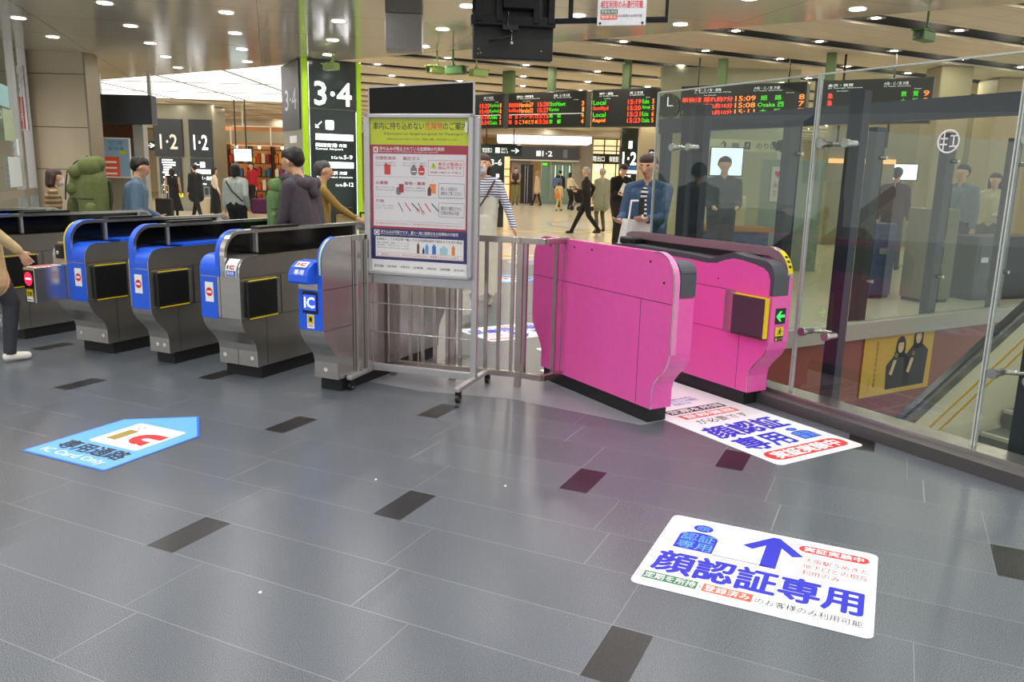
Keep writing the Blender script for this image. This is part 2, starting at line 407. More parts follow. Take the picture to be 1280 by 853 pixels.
# ---- glass screen at the right: curb, rail, panes, posts
m_curb = mat('dark_granite_curb', '4c4a4b', .35, var=.15, scale=150)
c = MB(m_curb, STEEL)
c.M = Matrix.Rotation(A_P, 4, 'Z')
c.box(-2.0, 5.1, -4.32, -4.02, -.3, .07, m_curb); c.box(-2.0, 5.1, -4.26, -4.10, .07, .10, STEEL)
struct('trim_11', c)
seams = [5.005, 3.49, 2.27, 1.05, -.3]
m_ge = mat('pane_edge_bright', 'c6ccc8', .2, .3)
for i in range(len(seams) - 1):
    g = MB(SMOKE, m_ge); g.M = Matrix.Rotation(A_P, 4, 'Z')
    g.box(seams[i + 1] + .012, seams[i] - .012, -4.188, -4.172, .09, 2.09, SMOKE)
    for x in (seams[i + 1] + .004, seams[i] - .012): g.box(x, x + .008, -4.19, -4.17, .09, 2.09, m_ge)
    g.box(seams[i + 1] + .012, seams[i] - .012, -4.189, -4.171, 2.085, 2.095, m_ge)
    struct('window_%d' % (i + 2), g)
m_post = mat('dark_blue_grey_post', '2c323b', .35, .4, var=.08)
def screen_post(a, n, h, label):
    t = thing('screen_post', label, 'post', PW(a, n), A_P, 'dark posts of the glass screen')
    p = MB(m_post); p.box(-.05, .05, -.035, .035, .0, h); p.box(-.09, .09, -.07, .07, 0, .015); p.build('post', t)
    for z in (.5, 1.68):
        for dx in (-.09, .09):
            f = MB(STEEL)
            f.cyl((0, .03, z), (dx, .13 if n > -4.5 else .1, z), .013, m=STEEL, seg=8); f.cyl((dx, .12, z), (dx, .215, z), .02, m=STEEL, seg=10); f.cyl((dx, .195, z), (dx, .225, z), .028, m=STEEL, seg=12)
            f.build('glass_fitting', t)
    return t
screen_post(3.36, -4.40, 2.0, 'dark screen post right behind the pink gate beside the green arrow')
screen_post(2.14, -4.40, 2.0, 'dark screen post at the right edge of the photo, beside escalator')
screen_post(4.75, -4.42, 2.0, 'dark screen post behind the denim-jacket passenger')
# pit with far wall
m_brn = mat('brick_red_wall_panel', '8a4630', .35, var=.04)
c = MB(m_brn, mat('pale_stone_coping', 'a9a79c', .4), mat('pit_wall_grey', '8b8d86', .5))
c.M = Matrix.Rotation(A_P, 4, 'Z')
c.box(5.27, 5.32, -14, -4.3, -3.2, -.14, m_brn); c.box(5.22, 5.36, -14, -4.3, -.14, .03, c.mats[1])
c.box(-4, 5.3, -4.5, -4.32, -3.2, -.02, c.mats[2]); c.box(-4, 5.3, -14, -4.3, -3.3, -3.2, c.mats[2])
struct('wall_pit', c)
# second glazed screen on the far edge of the pit
FN = [-4.9, -6.15, -7.38, -8.6, -9.9]
lab = ['dark slim post on pit edge, leftmost behind pink gate rail', 'dark slim post on pit edge, left of the yellow poster', 'dark slim post on pit edge, above the yellow poster', 'dark slim post on pit edge, right of the yellow poster', 'dark slim post on pit edge near the right photo border']
for i, n in enumerate(FN):
    t = thing('enclosure_post', lab[i], 'post', PW(5.4, n, 0), A_P, 'dark posts on the far pit edge')
    p = MB(m_post); p.box(-.05, .05, -.07, .07, 0, 2.0 if i else 2.05); p.build('post', t)
    for zf in (1.7, .45): f = MB(STEEL); f.cyl((-.05, 0, zf), (-.14, 0, zf), .02, m=STEEL); f.build('glass_fitting', t)
for i in range(len(FN) - 1):
    g = MB(SMOKE); g.M = Matrix.Rotation(A_P, 4, 'Z'); g.box(5.30, 5.315, FN[i + 1] + .01, FN[i] - .01, .03, 1.95); struct('window_%d' % (i + 7), g)
hb = MB(mat('header_steel_dark', '3d444d', .3, .4))
a0, a1 = Vector((1.78, 10.2, 0)), Vector((4.4, 5.15, 0)); dd = (a1 - a0)
hb.box(0, dd.length, -.05, .05, 1.98, 2.15); hb.box(.05, .15, -.05, .05, 0, 1.98); hb.box(dd.length - .5, dd.length - .4, -.05, .05, -3.2, 1.98)
hb = hb.build('portal_frame', loc=(a0.x, a0.y, 0), rz=math.atan2(dd.y, dd.x)); setp(hb, 'dark steel portal beam running above the stairwell behind the glass screen', 'beam')

# ---- far walls
m_wall = mat('warm_grey_wall', '9b917f', .45, var=.04); m_cream = mat('cream_shop_wall', 'e6d2a4', .5, var=.04)
c = MB(m_wall, m_cream)
c.box(-32, -1.9, 46, 46.4, 0, 3.5, m_cream); c.box(3.25, 3.9, 42, 42.4, 0, 3.5, m_wall); c.box(5.95, 30, 44, 44.4, 0, 3.5, m_cream)
c.box(-.25, .75, 42, 42.3, 0, 2.2, m_wall); c.box(-.25, 3.25, 46, 46.3, 0, 3.5, m_cream); c.box(2.9, 3.3, 41.9, 42.3, 0, 2.3, m_wall)
c.box(-32, 30, 48, 48.3, 0, 3.6, m_cream)
struct('wall_back', c)
c = MB(mat('office_cream_wall', 'b9b89a', .5, var=.05), mat('office_green_grey', '88998a', .5))
c.box(2.6, 5.1, 15.2, 15.4, 0, 3.42, c.mats[0]); c.box(3.95, 4.95, 13.2, 13.25, 0, 1.78, c.mats[1]); struct('wall_kiosk', c)
c = MB(mat('distant_wall_olive', '8f8a68', .5, var=.06)); c.box(7.2, 24, 19.0, 19.3, 0, 3.42); struct('wall_right', c)
# ------------------------------------------------------------------ ticket gates
def arc(cx, cz, r, a0, a1, n=8): return [(cx + r * math.cos(R(a0 + (a1 - a0) * i / n)), cz + r * math.sin(R(a0 + (a1 - a0) * i / n))) for i in range(n + 1)]
S_FRONT = [(0, .09), (0, .20), (-.012, .25), (-.05, .30), (-.10, .35), (-.13, .40), (-.14, .45)]
def profile(top, r, L0=1.30, off=0):
    """closed side outline of a gate: foot, S-shaped belly, rounded shoulders (x along, z up)"""
    fr = list(S_FRONT) + [(-.14, top - r)] + arc(-.14 + r, top - r, r, 180, 90)[1:]
    bk = [(L0 - x, z) for x, z in fr][::-1]
    return fr + bk
def front_line(top, r, z0, xend):
    return [(-.14, z0), (-.14, top - r)] + arc(-.14 + r, top - r, r, 180, 90)[1:] + [(xend, top)]
FT = Matrix(((0, 0, -1, -.1450), (-1, 0, 0, 0), (0, 1, 0, 0), (0, 0, 0, 1)))   # local sheet (a,b) -> front face, a runs to the right seen from the front
def front_T(y, z, d=0): return Matrix.Translation((-d, y, z)) @ FT
def side_T(x, y, z): return Matrix(((1, 0, 0, x), (0, 0, -1, y), (0, 1, 0, z), (0, 0, 0, 1)))   # right flank

def no_entry(t, y, z=.55, w=.075, h=.135, label='white sticker with red no entry disc'):
    s = MB(WHITE, RED); T = front_T(y, z)
    s.rect(-w / 2, 0, w, h, WHITE, T); s.disc(0, h / 2, w * .40, RED, T, z=.0008); s.rect(-w * .28, h / 2 - .008, w * .56, .016, WHITE, T, z=.0016)
    setp(s.build('no_entry_sticker', t), label)
def floor_marks(t, ys, letters):
    s = MB(ALU, INK)
    for y, c in zip(ys, letters):
        T = front_T(y, .13, -.1435); s.disc(0, .02, .017, WHITE, T); s.ring(0, .02, .017, .002, INK, T, z=.0006); s.text(c, -.006, .011, .012, .018, INK, Matrix.Translation((-.0009, 0, 0)) @ T)
    s.build('round_mark', t)
IC_R = 'e0233a'
def ic_logo(s, T, w, h, z=.001):
    """red c-shaped card mark beside a bar"""
    Rm, G = RED, mat('ochre_print', 'a08a3a', .5)
    s.rect(.14 * w, .22 * h, .13 * w, .55 * h, INK if w < .1 else G, T, z)
    n = 10; pts = []
    for i in range(n + 1): a = R(90 + 180 * i / n); pts.append((.58 * w + .20 * w * math.cos(a), .49 * h + .30 * h * math.sin(a)))
    inn = [(.58 * w + (x - .58 * w) * .4, .49 * h + (y - .49 * h) * .4) for x, y in pts]
    for i in range(n): s.flat([(*pts[i], z), (*pts[i + 1], z), (*inn[i + 1], z), (*inn[i], z)], Rm, T)
    s.rect(.58 * w, .60 * h, .26 * w, .19 * h, Rm, T, z); s.rect(.58 * w, .19 * h, .26 * w, .19 * h, Rm, T, z)

def flap(t, xh, xf, z0, z1, y, sgn=-1, face=BLACK, edge=YEL, frame=STEEL, open_ang=0):
    """swing door standing along the flank: hinge post at xh, free edge at xf"""
    f = MB(frame); f.box(min(xh, xh + .07), max(xh, xh + .07), y + (0 if sgn < 0 else -.004), y + (.006 if sgn < 0 else .004), z0 - .012, z1 + .012, frame)
    d0, d1 = (y - .035, y) if sgn < 0 else (y, y + .035)
    f.box(xh - .012, xh + .014, d0, d1, z0, z1, frame, .004)
    hinge = f.build('hinge_post', t)
    g = MB(face, edge); q = sorted((y + sgn * .008, y + sgn * .034))
    g.box(xf, xh - .012, q[0], q[1], z0, z1, face, .01)
    yo = y + sgn * .036
    o = g.build('flap_door', t)
    for za, zb in ((z1 - .004, z1 + .006), (z0 - .006, z0 + .004)): p = MB(edge); p.box(xf + .012, xh - .02, min(yo, yo - sgn * .007), max(yo, yo - sgn * .007), za + .001, zb - .002, edge); p.build('edge_strip', o)
    return o

def steel_gate(name, label, pos, w, kind, group='blue-fronted ticket gates'):
    """kind: dict(arch=(y0,y1), blue=[(y0,y1)], steel_front, double)"""
    t = thing(name, label, 'ticket gate', pos, A_U, group)
    top, r = .865, .10
    b = MB(STEEL, SEAM); L0 = 1.30
    b.ext(profile(top, r), .0, w, STEEL)
    # joints on the flank that is seen (right) and on the left flank
    for y0, y1 in ((-.0012, 0), (w, w + .0012)):
        b.box(-.138, 1.438, y0, y1, .724, .727, SEAM); b.box(-.135, 1.43, y0, y1, .436, .439, SEAM)
        b.box(.10, .103, y0, y1, .10, .436, SEAM); b.box(1.2, 1.203, y0, y1, .10, .436, SEAM); b.box(.26, .263, y0, y1, .439, .724, SEAM)
    b.build('body', t)
    q = MB(STEEL_L)     # bright edge trim round the flank outline
    q.shell(front_line(top, r, .09 + .34, 1.0), -.004, .004, .004, STEEL_L); q.shell(S_FRONT, -.004, .004, .004, STEEL_L)
    q.build('edge_trim', t)
    p = MB(RUBBER); p.box(.05, 1.25, .012, w - .012, 0, .092, RUBBER); p.build('plinth', t)
    a0, a1 = kind['arch']
    RT, rr = 1.03, .16
    rail = [(-.14, .72), (-.14, RT - rr)] + arc(-.14 + rr, RT - rr, rr, 180, 90, 10)[1:] + [(1.38, RT)] + arc(1.38, RT - .13, .13, 90, 0, 8)[1:] + [(1.51, .84)]
    k = MB(STEEL_L, BLUE)
    k.shell([(x, z) for x, z in rail], a0, a1, -.022, STEEL_L)
    o = k.build('arch_rail', t)
    fb = MB(BLUE)      # coloured outer edge of the arch
    seg = [(-.14, .727), (-.14, RT - rr)] + arc(-.14 + rr, RT - rr, rr, 180, 90, 10)[1:] + [(.1, RT)]
    if kind.get('arch_blue', True):
        fb.shell(seg, a0 + (kind.get('ab', 0)), a1, .004, BLUE)
        if kind.get('yellow'): fb.shell(seg[:9], a1 - .012, a1 + .002, .006, YEL)
        fb.build('arch_band', o)
    st = MB(ALU)
    for x in (.17, 1.33): st = MB(ALU); st.box(x, x + .022, a0 + .008, a1 - .008, .86, RT - .02, ALU); st.build('rail_strut', o)
    st = MB(BLACK); st.box(.2, .62, a0 + .0, a1, RT + .001, RT + .018, BLACK); st.build('sensor_bar', o)
    sc = MB(DARKGLS)   # dark infill between rail and machine top
    ym = (a0 + a1) / 2
    sc.ext([(-.118, .80), (-.118, RT - rr)] + arc(-.14 + rr, RT - rr, rr - .022, 180, 90, 8)[1:] + [(1.335, RT - .022), (1.335, .84)], ym - .004, ym + .004, DARKGLS)
    sc.box(.12, 1.36, .02, w - .02, top, top + .012, DARKGLS)
    sc.build('dark_infill', t)
    for (y0, y1) in kind.get('blue', []):
        f = MB(BLUE, SEAM)
        f.shell([(-.14, .437), (-.14, .722)], y0, y1, .004, BLUE)
        f.shell([(-.14, .729)] + front_line(top, r, .729, .20)[1:], y0, y1, .004, BLUE)
        if kind.get('blue_top'): f.box(.19, 1.2, y0, y1, top, top + .022, BLUE)
        setp(f.build('front_panel', t), 'blue front panel')
    if kind.get('split') is not None:
        s = MB(SEAM); s.box(-.1415, -.139, kind['split'] - .001, kind['split'] + .001, .44, .8, SEAM); s.box(-.0015, 0, kind['split'] - .001, kind['split'] + .001, .09, .2, SEAM); s.build('front_seam', t)
    if kind.get('flap', True):
        flap(t, .20, -.10, .45, .705, 0, -1)
    h = MB(STEEL_L, SEAM)  # recessed pull
    h.box(.52, .66, -.004, 0, .345, .378, STEEL_L, .0015); h.box(.53, .63, -.0055, -.003, .352, .371, SEAM); h.build('pull_handle', t)
    for y in kind.get('noentry', []): no_entry(t, y)
    floor_marks(t, *kind.get('marks', ([.05, w - .04], 'GD')))
    return t

U0 = 4.17
# gate nearest the poster stand: tall stainless flank, lit IC reader
def ic_gate():
    w = .19
    t = thing('ticket_gate', 'slim stainless gate end with lit IC display and blue front next to the poster stand', 'ticket gate', UW(U0, 3.215), A_U, 'blue-fronted ticket gates')
    b = MB(STEEL, SEAM)
    prof = profile(1.03, .15); b.ext(prof, 0, .035, STEEL)
    b.ext(profile(.865, .10), .035, w, STEEL)
    b.box(-.138, 1.438, -.0012, 0, .70, .703, SEAM); b.box(.17, .176, -.0012, 0, .12, 1.02, SEAM); b.box(-.13, .17, -.0012, 0, .436, .439, SEAM)
    b.build('body', t)
    r = MB(STEEL); r.box(.20, .245, -.02, -.001, .1, 1.0, STEEL, .004); r.box(.30, .36, -.03, -.001, .1, 1.0, STEEL, .004); setp(r.build('channel', t), 'vertical folded steel channels')
    p = MB(RUBBER); p.box(.05, 1.25, .012, w - .012, 0, .092); p.build('plinth', t)
    f = MB(BLUE)
    f.shell([(-.14, .38 + .06), (-.14, .70)], 0.0, w, .004, BLUE); f.shell([(-.14, .703), (-.14, .88)] + arc(.01, .88, .15, 180, 95, 8)[1:], .0, .035, .004, BLUE)
    setp(f.build('front_panel', t), 'blue front panel')
    k = MB(mat('pale_green_strip', 'c9e08a', .4)); k.shell([(-.145, .80), (-.145, .88)] + arc(.005, .88, .15, 180, 110, 8)[1:], .006, .018, .003); k.build('edge_strip', t)
    d = MB(BLACK); d.box(-.15, -.142, .035, .155, .55, .69, BLACK, .003)
    dd = d.build('display', t)
    s = MB(mat('lit_ic_blue_white', 'd9e4ff', .5, emit=2.2, var=.01), mat('lit_ic_glow', '2b50e0', .5, emit=1.0, var=.02))
    T = front_T(.095, .57, .0085); s.rect(-.05, .0, .1, .10, s.mats[1], T); s.text('IC', -.04, .018, .08, .066, s.mats[0], Matrix.Translation((-.0008, 0, 0)) @ T, bold=.03)
    s.build('lit_sign', dd)
    w_ = MB(WHITE, YEL, INK, RED); T = front_T(.095, .452); w_.rect(-.028, 0, .056, .09, WHITE, T); w_.rect(-.024, .03, .048, .055, YEL, T, .0007)
    w_.disc(0, .058, .014, INK, T, z=.0013, n=10); w_.flat([(-.02, .036, .0013), (0, .052, .0013), (.02, .036, .0013), (0, .044, .0013)], INK, T); w_.flat([(-.02, .08, .0013), (0, .062, .0013), (.02, .08, .0013), (0, .072, .0013)], INK, T)
    w_.rect(-.02, .012, .04, .004, RED, T, .0007); w_.rect(-.02, .02, .04, .004, RED, T, .0007)
    setp(w_.build('caution_sticker', t), 'yellow and black caution sticker')
    c = MB(BLUE)  # card reader bulge
    pr = [(-.10, .735), (-.215, .745), (-.225, .76), (-.222, .80), (-.20, .845), (-.15, .875), (-.06, .885), (-.02, .87), (-.02, .735)]
    c.ext(pr, .05, w + .01, BLUE); c.ext([(x * .98 - .002, z) for x, z in pr], .062, w - .002, BLUE)
    cr = c.build('card_reader', t)
    lab = MB(WHITE, RED)
    a = math.atan2(.845 - .80, .022)
    T = Matrix(((0, -(-.022) / .05 * 1, -.9, -.2235), (-1, 0, 0, .120), (0, .9, -.44, .798), (0, 0, 0, 1)))
    lab.rect(-.05, .0, .1, .045, BLUE, T, .0); lab.text('専用', -.038, .006, .074, .034, WHITE, Matrix.Translation((-.0015, 0, .0005)) @ T, bold=.02)
    lab.flat([(-.203, .165, .848), (-.203, .075, .848), (-.152, .075, .8775), (-.152, .165, .8775)], WHITE, Matrix.Translation((-.002, 0, .002)))
    T2 = Matrix(((0, .86, -.5, -.2065), (-1, 0, 0, .165), (0, .5, .86, .852), (0, 0, 0, 1)))
    ic_logo(lab, T2, .09, .055, .001)
    lab.build('reader_lettering', cr)
    floor_marks(t, [.10], 'T')
    return t
ic_gate()
steel_gate('ticket_gate', 'double-width stainless gate with a blue left half, steel right half and IC sticker', UW(U0, 3.90), .35,
           dict(arch=(.125, .205), ab=.045, blue=[(.205, .35)], noentry=[.27], split=.175, marks=([.05, .30], 'TK')))
g2 = steel_gate('ticket_gate', 'slim blue-fronted gate with one no entry sticker, between the double-width gates', UW(U0, 4.745), .20,
           dict(arch=(.135, .185), blue=[(.0, .185)], noentry=[.105], blue_top=True, marks=([.05, .12], 'DG')))
g1 = steel_gate('ticket_gate', 'blue-fronted gate with stainless box and red lamp sticking out to the left', UW(U0, 5.40), .36,
           dict(arch=(.15, .215), blue=[(.0, .20)], noentry=[.085], blue_top=True, yellow=True, marks=([.05, .30], 'DG')))
steel_gate('ticket_gate', 'plain stainless gate with black flap behind the person at the left edge', UW(U0, 6.46), .30,
           dict(arch=(.10, .16), arch_blue=True, marks=([.05, .24], 'GD')))
steel_gate('ticket_gate', 'farthest stainless gate, only its rail showing behind the left-edge person', UW(U0 - .3, 7.35), .30,
           dict(arch=(.10, .16), marks=([.05, .24], 'GD')))
# IC sticker of the double gate
g3 = [o for o in COL.objects if o.get('label', '').startswith('double-width')][0]
s = MB(WHITE, BLUE)
s.shell([(-.144, .735), (-.144, .765)] + arc(-.04, .765, .104, 180, 125, 5)[1:], .02, .115, .0015, WHITE)
s.shell([(-.1465, .737), (-.1465, .775)], .026, .109, .001, mat('mid_blue_print', '2f78d8', .45))
T = front_T(.0675, .778, .006); 
s2 = MB(WHITE, RED, BLUE); T = Matrix(((0, .2, -.98, -.1495), (-1, 0, 0, .112), (0, .98, .2, .776), (0, 0, 0, 1))); s2.rect(0, 0, .09, .042, WHITE, T); ic_logo(s2, T, .09, .045, .0012)
T = front_T(.0675, .741, .0035); s2.text('専用機', -.03, .004, .06, .026, WHITE, Matrix.Translation((-.002, 0, 0)) @ T, bold=.01)
st = s.build('ic_sticker', g3); s2.build('sticker_lettering', st)
# red-lamp box of the second gate from the left
b = MB(STEEL_L, STEEL); b.box(-.40, -.14, .215, .335, .44, .70, STEEL_L, .004)
bx = b.build('sign_box', g1)
s = MB(BLACK, mat('lit_red_lamp', 'ff2040', .4, emit=2.0, var=.02), mat('lit_white_bar', 'ffe0e0', .4, emit=2.5, var=.01), YEL, INK, WHITE)
T = Matrix.Translation((-.26, .275, .56)) @ FT
s.rect(-.052, -.01, .104, .13, BLACK, T, -.0005 + .0); s.disc(0, .058, .043, s.mats[1], T, ry=.05, z=.001); s.rect(-.03, .053, .06, .011, s.mats[2], T, .002)
T = Matrix.Translation((-.26, .275, .45)) @ FT; s.rect(-.035, 0, .07, .09, WHITE, T, 0); s.rect(-.035, .035, .07, .055, YEL, T, .0008); s.text('注意', -.026, .045, .052, .03, INK, Matrix.Translation((-.0016, 0, 0)) @ T, bold=.03)
s.rect(-.028, .012, .056, .005, INK, T, .0008)
s.build('red_lamp', bx)
r = MB(BLACK, YEL, STEEL_L); r.box(-.15, .0, .225, .33, .74, .86, BLACK, .02); r.box(-.12, -.02, .24, .315, .862, .866, YEL); r.box(-.11, -.03, .25, .305, .8665, .868, BLACK); r.ball((-.152, .28, .79), .016, STEEL_L)
r.build('ticket_slot', g1)
lb = MB(RED, WHITE); lb.box(-.38, -.17, .225, .325, .7005, .702, WHITE); lb.box(-.36, -.2, .24, .31, .7022, .703, RED); lb.build('box_label', bx)

# ---- pink pair
def pink_left():
    w = .16
    t = thing('ticket_gate', 'pink gate with plain riveted flank, nearer of the pink pair, beside the fence', 'ticket gate', PW(3.57, -3.22), A_P, 'pink face-recognition gates')
    L0 = 1.23
    b = MB(PINK, SEAM); prof = profile(1.03, .16, L0)
    b.ext(profile(.80, .04, L0), 0, w - .045, PINK); b.build('body', t)
    o = MB(PINK, SEAM, PINK_L); o.ext(prof, w - .045, w, PINK)
    o.shell([(-.14, .45), (-.14, .87)] + arc(.02, .87, .16, 180, 85, 10)[1:], w - .042, w - .006, .003, PINK_L)
    y0, y1 = w, w + .001
    o.box(-.13, L0 + .13, y0, y1, .742, .745, SEAM); o.box(.14, .143, y0, y1, .10, .742, SEAM)
    fl = MB(PINK)
    o.build('flank_panel', t)
    e = MB(STEEL_L); e.shell(S_FRONT + [(-.14, .87)] + arc(.02, .87, .16, 180, 80, 10)[1:], w - .003, w + .003, .003, STEEL_L); e.build('edge_trim', t)
    rv = MB(INK)
    for x, z in ((-.055, .86), (.075, .97), (.66, .985), (.86, .985), (1.15, .97)): rv.cyl((x, w, z), (x, w + .002, z), .008, m=INK, seg=10)
    rv.build('rivet', t)
    c = MB(GREYCAP, SEAM)
    pr = [(-.146, .785), (-.146, .90)] + arc(-.05, .90, .096, 180, 90, 8)[1:] + [(L0 - .05, .996), (L0 + .10, .92), (L0 + .14, .785)]
    pr = [(x, min(z, .985)) for x, z in pr]
    c.ext(pr, .0, w - .046, GREYCAP); c.box(-.1475, -.146, .002, w - .05, .92, .922, SEAM); setp(c.build('cover', t), 'charcoal grey rounded cover')
    p = MB(RUBBER); p.box(.03, L0 - .03, .01, w - .008, 0, .092); p.build('plinth', t)
    return t
pink_left()

def pink_right():
    w = .175
    t = thing('ticket_gate', 'pink gate with green arrow and flap door, against the glass screen', 'ticket gate', PW(3.60, -4.065), A_P, 'pink face-recognition gates')
    L0 = 1.45
    core = list(S_FRONT) + [(-.14, .86)] + arc(-.04, .86, .10, 180, 100, 7)[1:] + [(.10, .968), (.22, .985), (.30, .965), (.42, .925), (.62, .935), (1.2, .945), (1.35, .95)] + [(L0 + .06, .93), (L0 + .12, .86), (L0 + .14, .8), (L0 + .14, .45), (L0 + .1, .35), (L0, .25), (L0, .09)]
    b = MB(GREYCAP); b.ext(core, .03, w - .008, GREYCAP); setp(b.build('cover', t), 'charcoal grey wavy top cover')
    s = MB(PINK, SEAM, PINK_L)
    side = list(S_FRONT) + [(-.14, .742), (-.115, .742), (-.112, .84), (-.09, .885), (-.05, .91), (.02, .925), (.12, .94), (.21, .946), (.28, .93), (.36, .90), (.46, .892), (.62, .90), (1.2, .91), (L0 + .02, .91), (L0 + .1, .84), (L0 + .14, .74), (L0 + .14, .45), (L0 + .1, .35), (L0, .25), (L0, .09)]
    s.ext(side, w - .008, w, PINK)
    y0, y1 = w, w + .001
    s.box(.25, L0, y0, y1, .740, .743, SEAM); s.box(-.13, L0, y0, y1, .462, .464, SEAM); s.box(.10, .103, y0, y1, .10, .462, SEAM)
    s.build('flank_panel', t)
    f = MB(PINK, SEAM); f.shell(S_FRONT + [(-.14, .742)], .0, w - .004, .004, PINK); f.build('front_panel', t)
    e = MB(STEEL_L); e.shell(S_FRONT, w - .002, w + .003, .006, STEEL_L); e.build('edge_trim', t)
    pr = [(x, z) for x, z in profile(1.035, .18, L0)]
    rl = MB(PINK, STEEL, INK)
    m_rl = mat('rosy_brushed_rail', 'b99aa6', .3, .75, var=.05)
    rl.ext([(x, z) for x, z in pr], 0, .03, PINK); 
    rl.shell([(-.14, .855)] + arc(.04, .855, .18, 180, 90, 12)[1:] + [(L0 - .04, 1.035)] + arc(L0 - .04, .855, .18, 90, 60, 4)[1:], .0, .05, -.055, m_rl)
    ro = rl.build('rail', t)
    sl = MB(BLACK); sl.box(.08, 1.38, .051, .0525, .938, .975, BLACK); sl.cyl((.08, .051, .9565), (.08, .0525, .9565), .0185, m=BLACK); sl.build('rail_slot', ro)
    ys = MB(YEL, INK); A = arc(.04, .855, .1815, 172, 118, 10); ys.shell(A, .004, .046, .002, YEL)
    for q in (2, 4, 6): ys.shell([(x * 1.0 - .002, z + .001) for x, z in A[q:q + 2]], .014, .036, .002, INK)
    setp(ys.build('edge_strip', ro), 'yellow and black warning strip')
    p = MB(RUBBER); p.box(.03, L0 - .03, .01, w - .008, 0, .092); p.build('plinth', t)
    m_fl = mat('plum_flap_pad', '4a3444', .5)
    f = MB(m_rl); f.box(.17, .25, w, w + .006, .462, .742, m_rl); f.box(.155, .185, w, w + .03, .47, .735, STEEL_L, .005); f.build('hinge_post', t)
    g = MB(m_fl); g.box(-.125, .155, w + .004, w + .03, .472, .728, m_fl, .006); go = g.build('flap_door', t)
    y_ = MB(YEL); yy = w + .031; y_.box(-.13, .15, w + .005, yy, .724, .731, YEL); y_.box(-.133, -.12, w + .005, yy + .001, .475, .731, YEL); y_.build('edge_strip', go)
    bt = MB(mat('bronze_edge', '6d5244', .4, .5)); bt.box(-.13, .155, w + .004, w + .031, .463, .472); bt.build('lower_edge', go)
    d = MB(BLACK, mat('lit_green_arrow', '30f050', .5, emit=1.7, var=.05)); T = front_T(.088, .565, .002)
    d.rect(-.045, 0, .09, .10, BLACK, T)
    G = d.mats[1]
    d.rect(-.028, .042, .064, .016, G, T, .001)
    d.flat([(-.038, .05, .001), (-.005, .018, .001), (.008, .018, .001), (-.016, .05, .001)], G, T); d.flat([(-.038, .05, .0012), (-.016, .05, .0012), (.008, .082, .0012), (-.005, .082, .0012)], G, T)
    d.build('arrow_display', t)
    c = MB(YEL, INK); T = front_T(.088, .455, .002); c.rect(-.037, .0, .074, .09, INK, T); c.rect(-.037, .032, .074, .058, YEL, T, .0006)
    c.disc(.006, .078, .006, INK, T, z=.0012, n=10)
    c.flat([(-.012, .072, .0012), (.01, .070, .0012), (.012, .056, .0012), (.0, .052, .0012)], INK, T); c.flat([(0, .056, .0012), (.018, .044, .0012), (.014, .040, .0012), (-.004, .05, .0012)], INK, T)
    c.flat([(.0, .054, .0012), (-.014, .040, .0012), (-.018, .044, .0012), (-.004, .058, .0012)], INK, T); c.flat([(.012, .068, .0012), (.026, .060, .0012), (.024, .056, .0012), (.01, .063, .0012)], INK, T)
    c.flat([(-.033, .006, .0008), (-.013, .006, .0008), (-.023, .026, .0008)], YEL, T); c.text('とびだし注意', -.008, .008, .042, .014, YEL, Matrix.Translation((-.0008, 0, 0)) @ T)
    setp(c.build('caution_sticker', t), 'yellow caution sticker with running figure')
    rv = MB(INK)
    for x, z in ((.33, .80), (.55, .79)): rv.cyl((x, w, z), (x, w + .0015, z), .006, m=INK, seg=8)
    rv.build('rivet', t)
    rd = MB(BLACK, STEEL_L); rd.box(1.28, 1.46, .05, .15, .94, .995, BLACK, .015); rd.build('face_reader', t)
    return t
pink_right()

# ---- low stainless fence between the gates
t = thing('barrier_fence', 'low stainless bar fence between the blue gates and the pink gates', 'fence')
A, Bp, Cp, Dp = Vector((-.86, 5.66)), Vector((.04, 5.40)), Vector((.21, 5.30)), Vector((.36, 5.48))
def bars(p, q, n, skip=()):
    d = (q - p); L = d.length; a = math.atan2(d.y, d.x)
    for z0, z1 in ((.075, .115), (1.0, 1.04)): r = MB(FENCEM); r.box(0, L, -.018, .018, z0, z1, FENCEM, .002); r.build('rail', t, (p.x, p.y, 0), a)
    for k in range(n):
        if k in skip: continue
        b = MB(FENCEM); s_ = (k + .5) / n * L; b.box(s_ - .011, s_ + .011, -.012, .012, .11, 1.005, FENCEM); b.build('bar', t, (p.x, p.y, 0), a)
bars(A, Bp, 10); bars(Bp, Cp, 2, (1,)); bars(Cp, Dp, 1)
for q in ((.045, 5.42), (-.855, 5.66), (.36, 5.485), (-.42, 5.56)):
    b = MB(FENCEM); b.box(-.021, .021, -.02, .02, 0 if q[0] != .36 else .075, 1.0, FENCEM, .002); b.build('post', t, (q[0], q[1], 0), R(-16))
b = MB(STEEL_L); b.cyl((0, 0, 0), (.03, .02, 0), .022, m=STEEL_L); b.build('wall_bolt', t, (.375, 5.47, .86))
